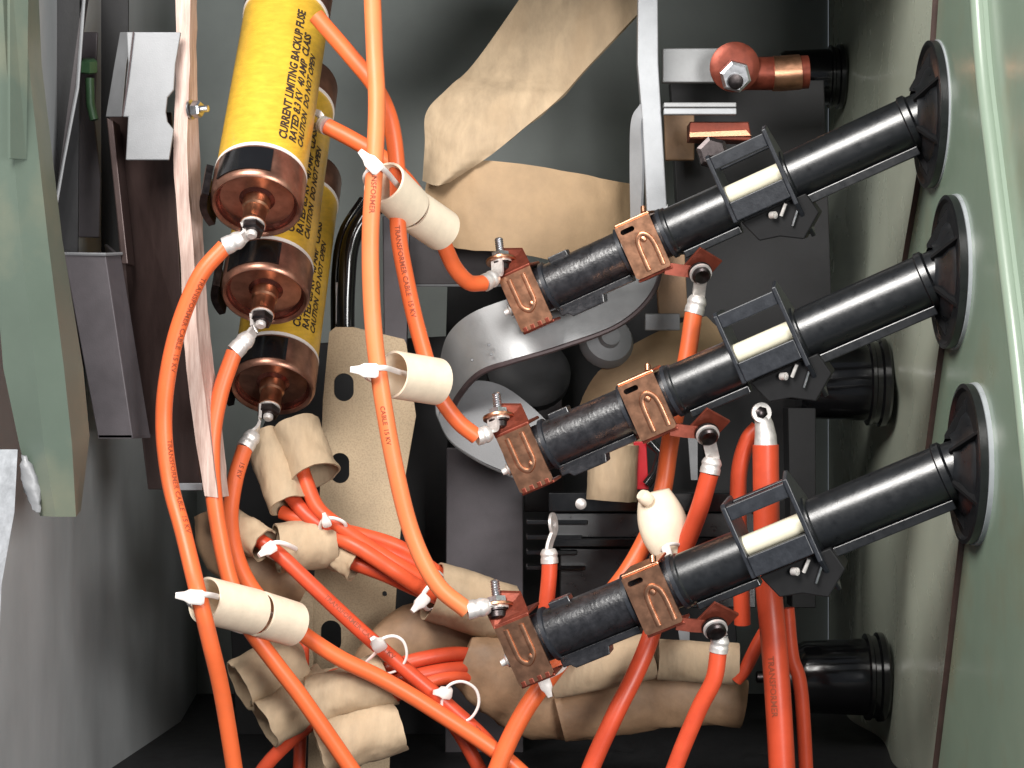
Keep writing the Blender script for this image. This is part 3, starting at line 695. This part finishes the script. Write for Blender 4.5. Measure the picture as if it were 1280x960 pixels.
# ------------------------------------------------------------------ cream sleeves and nylon ties
def tube_sleeve(o0, o1, r, th=3.0, m='cream', name='paper_sleeve', parent=None, wr=0.0, n=32, seg=10, flare=0, seed=0, oval=1.0):
    ax = (o1 - o0); L = ax.length; ax = ax.normalized()
    ref = Vector((0, -1, 0)); e = (ref - ax * ref.dot(ax)).normalized(); g_ = ax.cross(e)
    def ring(t, rr_, sgn):
        out = []
        for j in range(n):
            a = 2 * math.pi * j / n
            q = rr_ * (1 + wr * (noise.noise((math.cos(a) * 1.6 + seed, math.sin(a) * 1.6, t * 3.0)) + 0.5 * noise.noise((math.cos(a) * 4 + seed, math.sin(a) * 4, t * 7.0))))
            q *= 1 + flare * (2 * t - 1) ** 2
            tt = t + (wr * 0.25 * noise.noise((math.cos(a) * 2, math.sin(a) * 2, seed + 3 + t)) if t in (0, 1) else 0)
            out.append(o0 + ax * (L * tt) + (e * math.cos(a) * oval + g_ * math.sin(a)) * q)
        return out
    R = [ring(k / seg, r, 1) for k in range(seg + 1)] + [ring(1 - k / seg, r - th * S, -1) for k in range(seg + 1)]
    mb = MB().rings(R, closed=True)
    return mb.build(name, M[m], parent, smooth=55)
GS = 'cream paper tube spacers tied to the cables'; GT = 'white nylon cable ties'
def sleeve(label, a, b, rpx, **k):
    o = tube_sleeve(V3(a), V3(b), rpx * S, **k); return tag(o, label, 'sleeve', GS)
def tie(label, head, hd, loop, wpx=7, hsize=(9, 7, 12)):
    """nylon tie: head block, strap loop (closed), tail stub."""
    t = thing('cable_tie', label, 'cable tie', V3(head), GT)
    hd = Vector(hd).normalized(); e = Vector((0, -1, 0)); e = (e - hd * e.dot(hd)).normalized(); g_ = hd.cross(e)
    c = V3(head); a, b, d = [x * S for x in hsize]
    rr = []
    for tt, k in ((-1, .75), (-.7, 1), (.5, .95), (1, .6), (1.9, .38)):
        rr.append([c + hd * d * tt + e * b * k * sy * (1 if abs(sx) > .9 else 1) + g_ * a * k * sx for sx, sy in ((-1, -.7), (-.7, -1), (.7, -1), (1, -.7), (1, .7), (.7, 1), (-.7, 1), (-1, .7))])
    MB().rings(rr).build('head', M['nylon'], t, smooth=40)
    pts = cr([V3(p) for p in loop], 5, True)
    MB().tube(pts, wpx / 2 * S, 8, closed=True, flat=1.6 * S).build('strap', M['nylon'], t, smooth=50)
    return t
sleeve('cream double sleeve lower left, its piece nearest the leftmost cable', (256, 750, -40), (318, 765, 24), 29)
sleeve('cream double sleeve lower left, its right piece', (324, 767, 30), (366, 780, 74), 29)
tie('white nylon tie round the leftmost cable at the lower left sleeve', (243, 746, -92), (-1, -.2, 0.1), [(247, 745, -94), (264, 744, -84), (290, 752, -10), (365, 778, 62), (378, 790, 95), (300, 790, 90), (255, 765, 30), (236, 756, -70)])
sleeve('cream double sleeve at the upper middle, its upper piece with the open mouth', (480, 228, 8), (511, 259, 58), 29)
sleeve('cream double sleeve at the upper middle, its lower piece', (515, 262, 64), (553, 288, 114), 28)
tie('white nylon tie round the long cable below the fuse cable', (466, 205, -52), (-.7, -.2, .7), [(470, 207, -50), (482, 214, -42), (500, 235, 20), (540, 280, 75), (556, 300, 110), (500, 270, 90), (465, 240, 10), (456, 222, -30)])
sleeve('single cream sleeve right of the long cable, above slotted board', (491, 468, -6), (546, 477, 46), 30)
tie('white nylon tie crossing the long cable at the single sleeve', (461, 463, -54), (-1, -.1, 0.05), [(464, 462, -56), (482, 460, -52), (502, 466, 0), (545, 478, 40), (556, 492, 75), (500, 490, 70), (468, 478, 0), (455, 470, -34)])
# pale ball-shaped sleeve on the right
t = thing('paper_sleeve', 'cream ball shaped sleeve squeezed on the orange cable at right', 'sleeve', P(828, 652, 90), GS)
mb = MB(); rr = []
c0, c1_ = P(818, 615, 110), P(838, 692, 88)
ax = (c1_ - c0); e = Vector((1, 0, .25)).normalized(); g_ = Vector((0, -1, 0))
for k in range(15):
    f = k / 14; rad = (15 + 17 * math.sin(math.pi * (0.08 + 0.80 * f)) ** 0.9) * S
    rr.append([c0 + ax * f + e * rad * math.cos(a) * (1 + .03 * noise.noise((a, f * 3, 2))) + g_ * rad * .85 * math.sin(a) for a in [2 * math.pi * j / 24 for j in range(24)]])
mb.rings(rr).build('body', M['cream'], t, smooth=60)
MB().lathe(P(806, 622, 84), (-.6, -.4, .5), [(-8 * S, 9 * S), (2 * S, 10 * S), (8 * S, 7 * S)], 10).build('folded_ear', M['cream'], t)
tie('small nylon tie at the foot of the ball shaped sleeve', (834, 690, 62), (.3, -.4, -.9), [(830, 684, 64), (846, 680, 66), (858, 690, 95), (845, 702, 112), (828, 698, 90)], 5, (6, 6, 8))
tie('white nylon tie under the clamp of the lowest holder', (682, 856, 66), (.35, -.3, -.9), [(668, 842, 80), (684, 846, 70), (704, 836, 90), (708, 822, 120), (690, 818, 130), (668, 828, 105)], 5, (8, 7, 9))
tie('white nylon tie on red cable at the mouth of paper sleeve', (336, 686, 106), (-.6, -.5, -.4), [(334, 684, 110), (346, 678, 108), (362, 682, 120), (372, 690, 150), (350, 700, 160), (334, 694, 135)], 6, (8, 7, 9))
tie('nylon tie looped as an open ring on the printed red cable', (473, 806, 82), (-.3, -.8, .5), [(476, 800, 86), (492, 795, 90), (505, 803, 96), (508, 822, 104), (496, 838, 112), (474, 842, 118), (455, 833, 118), (470, 815, 95)], 4, (9, 6, 11))
tie('large white nylon ring at the bottom centre beside red cables', (556, 866, 108), (-.7, -.5, .1), [(560, 858, 104), (578, 852, 104), (595, 862, 106), (598, 882, 110), (585, 900, 116), (562, 898, 120), (552, 880, 112)], 4, (8, 6, 9))
tie('white nylon tie closing the left mouth of the big kraft roll', (527, 752, 128), (-.6, -.4, -.6), [(528, 746, 130), (540, 728, 132), (548, 715, 150), (556, 728, 190), (548, 755, 200), (534, 762, 160)], 6, (8, 7, 10))
tie('nylon tie around the red bundle above the slotted board', (408, 652, 140), (-.2, -.5, .8), [(404, 650, 144), (418, 648, 142), (432, 656, 150), (428, 674, 172), (410, 676, 178), (400, 664, 160)], 5, (6, 5, 7))

# ------------------------------------------------------------------ slotted board
t = thing('slotted_board', 'tan pressboard strip with oblong slots standing in the middle', 'board', P(450, 960, 320))
y0 = 320
ou = [(412, 415), (420, 409), (442, 409), (505, 424), (508, 430), (520, 520), (506, 600), (498, 700), (492, 800), (486, 990), (384, 990), (392, 740), (400, 620), (404, 500)]
hs = [oblong(430, 484, 25, 35), oblong(425, 585, 24, 38), oblong(414, 795, 26, 40), oblong(481, 742, 6, 7, 3), oblong(420, 690, 22, 34)]
k = KY(y0) / S
vs, fs = flat_shape([((u - 640) * k, (480 - v) * k) for u, v in ou], [[((u - 640) * k, (480 - v) * k) for u, v in h] for h in hs], 9)
mb = MB(); mb.add([Vector((v.x * S, (y0 + v.z) * S, v.y * S)) for v in vs], fs)
mb.build('board', M['board'], t, smooth=0, bevel=0.0006)
MB().prism([P(u, v, 300) for u, v in ((374, 740), (392, 738), (392, 850), (370, 850))], Vector((0, 8 * S, 0))).build('side_lath', M['board'], t, smooth=0, bevel=0.0006)

# ------------------------------------------------------------------ kraft paper wrapped leads and rolls
GK = 'kraft paper rolls over the leads'
def roll(label, a, b, rpx, seed, m='kraft', wr=0.10, **k):
    o = tube_sleeve(V3(a), V3(b), rpx * S, th=2.5, m=m, name='paper_roll', wr=wr, seed=seed, n=40, seg=16, **k)
    return tag(o, label, 'paper roll', GK)
roll('narrow kraft paper roll under the lowest fuse, left of its pair', (330, 545, 215), (360, 632, 172), 27, 1)
roll('wide kraft paper roll under the lowest fuse, right of its pair', (368, 535, 218), (393, 596, 185), 33, 4, flare=.08)
roll('kraft paper roll in the left middle with white tie in its mouth', (346, 685, 165), (416, 678, 185), 33, 7, wr=.08, flare=.05)
roll('torn kraft paper cuff right of the tied paper roll', (415, 690, 182), (446, 706, 172), 21, 11, wr=.2, flare=.15)
roll('kraft paper cuff around a red cable behind orange cables', (282, 652, 170), (330, 682, 140), 24, 14, wr=.16)
roll('big kraft roll behind the lowest terminal, red cables entering it', (540, 738, 195), (634, 768, 225), 40, 17, wr=.07)
roll('long pale kraft roll under the lowest black tube', (690, 846, 150), (820, 818, 130), 30, 20, wr=.05)
roll('short pale kraft roll at the right end below the black tube', (822, 824, 130), (922, 830, 130), 27, 22, wr=.05)
roll('wrinkled kraft roll in the bottom left corner of cables', (300, 858, 150), (372, 820, 185), 36, 25, wr=.14)
roll('wrinkled kraft roll at the bottom left, lower one', (330, 905, 140), (410, 858, 175), 34, 28, wr=.14)
roll('wrinkled kraft roll at the bottom under the orange cables', (410, 870, 185), (476, 850, 200), 34, 31, wr=.16)
roll('pale wrinkled kraft roll lying across the foot of the slotted board', (392, 878, 152), (488, 846, 150), 33, 41, wr=.13, flare=.08)
roll('pale kraft roll lowest of all at the foot of the slotted board', (400, 940, 130), (500, 905, 150), 36, 45, wr=.12)
roll('kraft roll hanging behind the middle tube at its lower side', (768, 555, 330), (764, 625, 330), 36, 34, wr=.05)
def wrap(label, pts, rads, m, seed, wr=.06, flat=.6, name='paper_wrap', cat='paper wrapping', n=36, ref=None):
    path = cr([V3(p) for p in pts], 8); fr = frames(path, ref=ref); R = []
    nn = len(path)
    for i, p in enumerate(path):
        x = i / (nn - 1) * (len(rads) - 1); k = min(int(x), len(rads) - 2); rad = rads[k] + (rads[k + 1] - rads[k]) * (x - k)
        rr = []
        for j in range(n):
            a = 2 * math.pi * j / n
            q = 1 + wr * (noise.noise((math.cos(a) * 2 + seed, math.sin(a) * 2, i * .35)) + .6 * noise.noise((math.cos(a) * 5 + seed, math.sin(a) * 5, i * .8)))
            rr.append(p + (fr[i][1] * math.cos(a) * flat + fr[i][2] * math.sin(a)) * rad * S * q)
        R.append(rr)
    return tag(MB().rings(R).build(name, M[m], smooth=60), label, cat)
wrap('dark oil soaked paper folded below the big kraft roll', [(455, 850, 250), (520, 800, 250), (600, 795, 260), (660, 815, 280)], [34, 50, 46, 40], 'brownkraft', 3, .09)
wrap('dark oil soaked paper swelling under the lowest clamp', [(578, 826, 196), (622, 844, 200), (680, 870, 215), (760, 880, 240)], [34, 54, 60, 50], 'brownkraft', 9, .08)
wrap('brown oil soaked paper bundle along the bottom right', [(700, 900, 180), (780, 880, 180), (860, 870, 180), (930, 880, 185)], [30, 42, 40, 32], 'brownkraft', 14, .08)
wrap('brown paper cuff left of the leftmost orange cables low down', [(258, 640, 210), (280, 690, 205), (340, 720, 215), (380, 735, 230)], [18, 32, 30, 22], 'brownkraft', 19, .10)
# big flat strap at the top: upper leg and lower curved leg
def strapsheet(label, rows, th, m, name, cat, smooth=50, crease=0.0, seed=0):
    R = [cr([V3(p) for p in r], 6) for r in rows]
    cols = [cr([r[j] for r in R], 8) for j in range(len(R[0]))]
    grid = [[cols[j][i] for j in range(len(cols))] for i in range(len(cols[0]))]
    if crease:
        for i, r in enumerate(grid):
            for j, p in enumerate(r):
                r[j] = p + Vector((0, crease * S * (noise.noise((i * .8 + seed, j * .2, 0)) + .6 * noise.noise((i * .3, j * .9, seed)) ), 0))
    return tag(MB().sheet(grid, th * S).build(name, M[m], smooth=smooth), label, cat)
GKs = None
strapsheet('wide kraft wrapped strap slanting down from the top of picture',
           [[(690, -60, 560), (790, -50, 530), (870, -60, 520)], [(598, 72, 520), (668, 82, 490), (738, 80, 480)], [(562, 108, 490), (636, 120, 455), (700, 122, 450)], [(533, 140, 470), (590, 165, 425), (655, 160, 430)],
            [(531, 180, 460), (570, 200, 420), (612, 195, 425)], [(528, 226, 455), (545, 232, 428), (562, 228, 435)]], -6, 'kraft', 'paper_strap', 'paper strap', crease=2.2, seed=2)
strapsheet('broad tan paper strap curving behind the top black tube',
           [[(540, 216, 500), (534, 250, 480), (548, 300, 470)], [(575, 205, 455), (575, 262, 440), (585, 312, 440)], [(620, 203, 440), (630, 255, 428), (640, 316, 430)], [(700, 214, 450), (708, 265, 445), (712, 330, 450)],
            [(760, 226, 480), (765, 280, 480), (770, 340, 480)], [(795, 232, 540), (800, 285, 540), (805, 345, 540)]], -6, 'tanpaper', 'paper_strap', 'paper strap', crease=2.5, seed=6)
# kraft behind middle tube
strapsheet('tan paper wrapped winding end behind the middle black tube',
           [[(722, 520, 420), (742, 540, 410), (790, 560, 420)], [(745, 472, 400), (775, 495, 385), (830, 520, 400)], [(790, 435, 400), (820, 460, 385), (860, 490, 400)], [(840, 412, 420), (868, 435, 400), (895, 470, 420)], [(880, 400, 450), (900, 420, 440), (915, 450, 450)]], -8, 'tanpaper', 'winding_wrap', 'winding', crease=2, seed=9)
tag(MB().prism([P(u, v, 360) for u, v in ((818, 322), (856, 318), (860, 396), (824, 400))], Vector((0, 12 * S, 0))).build('paper_flap', M['brownkraft'], smooth=0, bevel=0.001), 'brown paper flap between the two upper tubes', 'paper flap')

# ------------------------------------------------------------------ grey steel loop
def ruled(U, Lo, th, name, m, parent, n=8):
    a = cr([V3(p) for p in U], n); b = cr([V3(p) for p in Lo], n)
    return MB().sheet([[p, p.lerp(q, .5), q] for p, q in zip(a, b)], th * S).build(name, M[m], parent, smooth=50)
t = thing('steel_loop', 'grey steel strap bent into a loop under the top tube', 'steel strap', P(600, 500, 330))
Ut = [(835, 255, 330), (800, 300, 320), (725, 338, 300), (650, 368, 290), (592, 390, 300), (562, 415, 330), (551, 445, 370), (549, 480, 400)]
Lt = [(828, 300, 318), (818, 358, 296), (775, 402, 280), (700, 431, 270), (640, 449, 268), (600, 464, 285), (574, 492, 330), (560, 520, 380)]
ruled(Ut, Lt, -10, 'band', 'loopsteel', t)
MB().tube(cr([V3(p) + Vector((0, 3 * S, -3 * S)) for p in Lt], 8), 4.5 * S, 8).build('rolled_edge', M['edgesteel'], t)
Ub = [(560, 498, 392), (590, 478, 380), (630, 484, 370), (676, 520, 360), (706, 556, 350)]
Lb = [(551, 525, 388), (566, 552, 372), (600, 576, 355), (640, 594, 345), (668, 606, 340)]
ruled(Ub, Lb, -8, 'return_leaf', 'palesteel', t)
MB().tube(cr([V3(p) for p in [(549, 480, 398), (547, 510, 392)] + Lb], 6), 3.5 * S, 8).build('rolled_edge', M['loopsteel'], t)
for u, v in ((611, 431), (614, 443), (590, 450)):
    MB().lathe(P(u, v, 268), (0, -1, 0), [(0, 2.2 * S), (2 * S, 1.5 * S)], 8).build('spatter', M['palesteel'], t)
tag(MB().lathe(P(757, 428, 390), (0.2, -.9, .3), [(0, 40 * S), (6 * S, 40 * S), (18 * S, 34 * S), (20 * S, 16 * S), (30 * S, 14 * S)], 24).build('round_cap', M['palesteel'], smooth=35), 'pale round metal cap below the steel loop', 'cap')
tag(MB().box((0, 0, 0), (50 * S, 10 * S, 24 * S), lambda p: p + P(806, 413, 340)).build('small_bar', M['palesteel'], smooth=0, bevel=0.0008), 'short pale bar between loop and orange cable', 'bar')
tag(MB().lathe(P(660, 470, 470), (0.1, -.8, .5), [(0, 62 * S), (14 * S, 62 * S), (26 * S, 48 * S), (30 * S, 20 * S)], 28).build('dark_dome', M['shade'], smooth=35), 'dark round dome behind the steel loop', 'cap')

# ------------------------------------------------------------------ steel bars behind
def bar(label, quad, y, m, dep=30, name='steel_bar'):
    return tag(MB().prism([P(u, v, y) for u, v in quad], Vector((0, dep * S, 0))).build(name, M[m], smooth=0, bevel=0.001), label, 'steel bar', 'steel bars of the core frame')
bar('wide dark grey steel bar below the loop, behind the lowest clamp', ((558, 560), (654, 560), (654, 990), (556, 990)), 480, 'steel')
bar('blue grey upright steel bar between the two long orange cables', ((478, 270), (512, 270), (508, 440), (480, 440)), 450, 'steel')
bar('dark steel crossbar with bright lower edge behind the cables', ((500, 270), (640, 300), (640, 356), (502, 356)), 520, 'darksteel')
bar('dark upright steel bar behind the curved paper strap', ((655, 360), (700, 360), (705, 640), (655, 640)), 620, 'darksteel', 40)
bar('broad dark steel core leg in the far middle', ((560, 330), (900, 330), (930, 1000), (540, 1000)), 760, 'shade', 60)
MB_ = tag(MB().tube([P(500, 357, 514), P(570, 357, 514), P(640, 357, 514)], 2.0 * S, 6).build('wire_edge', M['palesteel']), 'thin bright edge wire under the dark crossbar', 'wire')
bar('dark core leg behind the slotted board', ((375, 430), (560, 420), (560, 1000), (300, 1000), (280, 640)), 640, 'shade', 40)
# black rods at left of the slotted board
def rod(label, pts, r, m='glossblack'):
    return tag(MB().tube(cr([V3(p) for p in pts], 8), r * S, 16).build('black_lead', M[m]), label, 'lead', 'glossy black leads behind the fuses')
rod('glossy black lead curving up behind the long orange cable', [(500, 250, 420), (465, 262, 400), (440, 300, 390), (433, 360, 390), (432, 430, 395)], 13)
rod('thin glossy black lead next to the yellow fuses', [(455, 250, 440), (430, 290, 425), (421, 340, 420), (420, 420, 420)], 8)
tag(MB().box((0, 0, 0), (9 * S, 9 * S, 60 * S), lambda p: p + P(419, 405, 395)).build('terminal_pin', M['zinc'], smooth=0, bevel=0.0006), 'grey pin at the foot of the thin black lead', 'pin')

# pale bracket top centre right
t = thing('steel_bracket', 'pale galvanised upright bracket behind the top tube', 'bracket', P(815, 270, 420))
MB().prism([P(u, v, 400) for u, v in ((798, -60), (822, -60), (823, 80), (834, 262), (809, 270), (803, 150), (797, 80))], Vector((0, 26 * S, 0))).build('upright', M['brightsteel'], t, smooth=0, bevel=0.001)
ruled([(800, 130, 405), (789, 150, 412), (787, 200, 420), (788, 275, 420)], [(806, 130, 400), (801, 160, 402), (803, 210, 404), (800, 275, 404)], -5, 'curled_leaf', 'brightsteel', t)
MB().box((0, 0, 0), (104 * S, 12 * S, 9 * S), lambda p: p + P(830, 143, 380)).build('cross_arm', M['brightsteel'], t, smooth=0, bevel=0.0008)
MB().box((0, 0, 0), (104 * S, 40 * S, 7 * S), lambda p: p + P(830, 134, 384)).build('cross_arm', M['loopsteel'], t, smooth=0, bevel=0.0008)
tag(MB().prism([P(u, v, 470) for u, v in ((828, 60), (900, 60), (900, 103), (828, 103))], Vector((0, 16 * S, 0))).build('grey_plate', M['loopsteel'], smooth=0, bevel=0.001), 'grey brown plate right of the pale bracket at the top', 'metal plate')
t = thing('copper_terminal', 'copper terminal stack with hex nut at the top right', 'terminal', P(915, 90, 380))
MB().lathe(P(918, 84, 400), (0, -1, -0.1), [(0, 36 * S), (6 * S, 36 * S), (8 * S, 32 * S), (10 * S, 24 * S)], 28).build('washer', M['redcopper'], t, smooth=35)
MB().lathe(P(918, 94, 388), (0, -1, -0.3), [(0, 20 * S), (2 * S, 23 * S), (18 * S, 23 * S), (20 * S, 19 * S)], 6).build('hex_nut', M['zinc'], t, smooth=20)
MB().lathe(P(919, 101, 372), (0, -1, -0.3), [(0, 11 * S), (10 * S, 11 * S), (11 * S, 7 * S)], 18).build('stud_end', M['darkbolt'], t)
MB().tube([P(925, 92, 420), P(960, 92, 420), P(1010, 90, 420)], 24 * S, 22).build('copper_stud', M['redcopper'], t)
MB().tube([P(966, 92, 418), P(975, 92, 418), P(1000, 90, 418)], 25.5 * S, 22).build('copper_sleeve', M['copper'], t)
t = thing('copper_bar', 'red oxidised copper bar below the pale cross arm', 'copper bar', P(900, 170, 420))
MB().prism([P(u, v, 410) for u, v in ((862, 152), (936, 152), (940, 176), (862, 174))], Vector((0, 50 * S, 0))).build('bar', M['redcopper'], t, smooth=0, bevel=0.001)
MB().prism([P(u, v, 404) for u, v in ((862, 165), (933, 162), (940, 170), (862, 172))], Vector((0, 5 * S, 0))).build('bright_edge', M['copper'], t, smooth=0, bevel=0.0005)
MB().lathe(P(890, 192, 400), (0, -1, 0), [(0, 24 * S), (14 * S, 24 * S), (16 * S, 18 * S)], 6).build('bolt_head', M['darkbolt'], t, smooth=20)
tag(MB().prism([P(u, v, 500) for u, v in ((830, 140), (868, 140), (868, 200), (832, 200))], Vector((0, 14 * S, 0))).build('brown_plate', M['brownkraft'], smooth=0, bevel=0.001), 'reddish brown insulating plate beside the pale bracket', 'plate')
tag(MB().prism([P(u, v, 560) for u, v in ((838, 100), (1030, 100), (1040, 380), (990, 700), (900, 700), (850, 330))], Vector((0, 40 * S, 0))).build('shade_backing', M['shade'], smooth=0, bevel=0.001), 'dark backing sheet standing in for deep shade behind the fuse holders', 'metal plate')  # dark sheet added in place of the shade at depth

# ------------------------------------------------------------------ black bushings on the right wall
bu = thing('bushing', 'x', 'bushing', (0, 0, 0), 'glossy black bushings on the right wall')
ax = Vector((-1, 0, 0))
MB().lathe((0, 0, 0), ax, [(0, 62 * S), (4 * S, 66 * S), (12 * S, 66 * S), (15 * S, 61 * S), (22 * S, 61 * S), (24 * S, 64 * S), (29 * S, 64 * S), (31 * S, 57 * S), (120 * S, 53 * S), (130 * S, 48 * S), (133 * S, 30 * S)], 48).build('insulator', M['glossblack'], bu, smooth=35)
MB().lathe((0, 0, 0), ax, [(128 * S, 26 * S), (160 * S, 24 * S), (164 * S, 20 * S)], 30).build('nose', M['black'], bu, smooth=35)
MB().lathe((0, 0, 0), ax, [(160 * S, 9 * S), (190 * S, 9 * S), (192 * S, 6 * S)], 16).build('contact_pin', M['darkbolt'], bu, smooth=35)
bl = [((1108, 478, 0), 'black bushing on the right wall between middle and lowest tubes'), ((1106, 846, 0), 'black bushing on the right wall at the bottom right'), ((1054, 96, 0), 'black bushing on the right wall at the top, by copper stud')]
for i, ((u, v, _), l) in enumerate(bl):
    o = bu if i == 0 else copy_tree(bu)
    y, z = yz_on_wall(u, v, WX - 2); o.location = ((WX - 2) * S, y * S, z * S); o['label'] = l
    if i == 2: o.scale = (.82, .82, .82)

# ------------------------------------------------------------------ black switch body
t = thing('tap_switch', 'ribbed black switch body between the two lower tubes', 'switch', P(800, 680, 330))
def pb(u0, v0, u1, v1, y, dep, nm, m='glossblack', bv=0.001):
    return MB().prism([P(u0, v0, y), P(u1, v0, y), P(u1, v1, y), P(u0, v1, y)], Vector((0, dep * S, 0))).build(nm, M[m], t, smooth=0, bevel=bv)
pb(686, 616, 945, 640, 330, 80, 'top_deck'); pb(690, 641, 945, 672, 336, 70, 'front_panel', 'black')
pb(686, 673, 945, 684, 326, 80, 'lower_deck'); pb(700, 685, 945, 760, 345, 60, 'lower_panel', 'black')
for k, u1 in enumerate((735, 728, 722, 732)): pb(658, 650 + k * 19, u1, 656 + k * 19, 326, 40, 'fin', 'glossblack', 0.0008)
MB().lathe(P(726, 630, 328), (0, -1, 0.1), [(0, 8 * S), (3 * S, 8 * S), (5 * S, 5 * S)], 16).build('rivet', M['tin'], t)
tag(MB().prism([P(u, v, 318) for u, v in ((792, 552), (808, 552), (811, 612), (795, 612))], Vector((0, 10 * S, 0))).build('red_strip', M['redtape'], smooth=0, bevel=0.0008), 'bright red strip hanging below the middle tube', 'strip')
tag(MB().tube([P(812, 552, 310), P(826, 566, 310), P(820, 590, 310), P(808, 606, 310)], 7 * S, 10).build('black_hook', M['glossblack'], smooth=50), 'small black hook beside the red strip', 'hook')
tag(MB().prism([P(u, v, 400) for u, v in ((860, 545), (872, 545), (872, 600), (864, 600))], Vector((0, 8 * S, 0))).build('pale_lath', M['palesteel'], smooth=0), 'narrow pale lath beside the orange cable at right', 'lath')
tag(MB().prism([P(u, v, 260) for u, v in ((845, 770), (862, 770), (862, 802), (850, 802))], Vector((0, 8 * S, 0))).build('pale_lath', M['palesteel'], smooth=0), 'narrow pale lath under the lowest tube', 'lath')
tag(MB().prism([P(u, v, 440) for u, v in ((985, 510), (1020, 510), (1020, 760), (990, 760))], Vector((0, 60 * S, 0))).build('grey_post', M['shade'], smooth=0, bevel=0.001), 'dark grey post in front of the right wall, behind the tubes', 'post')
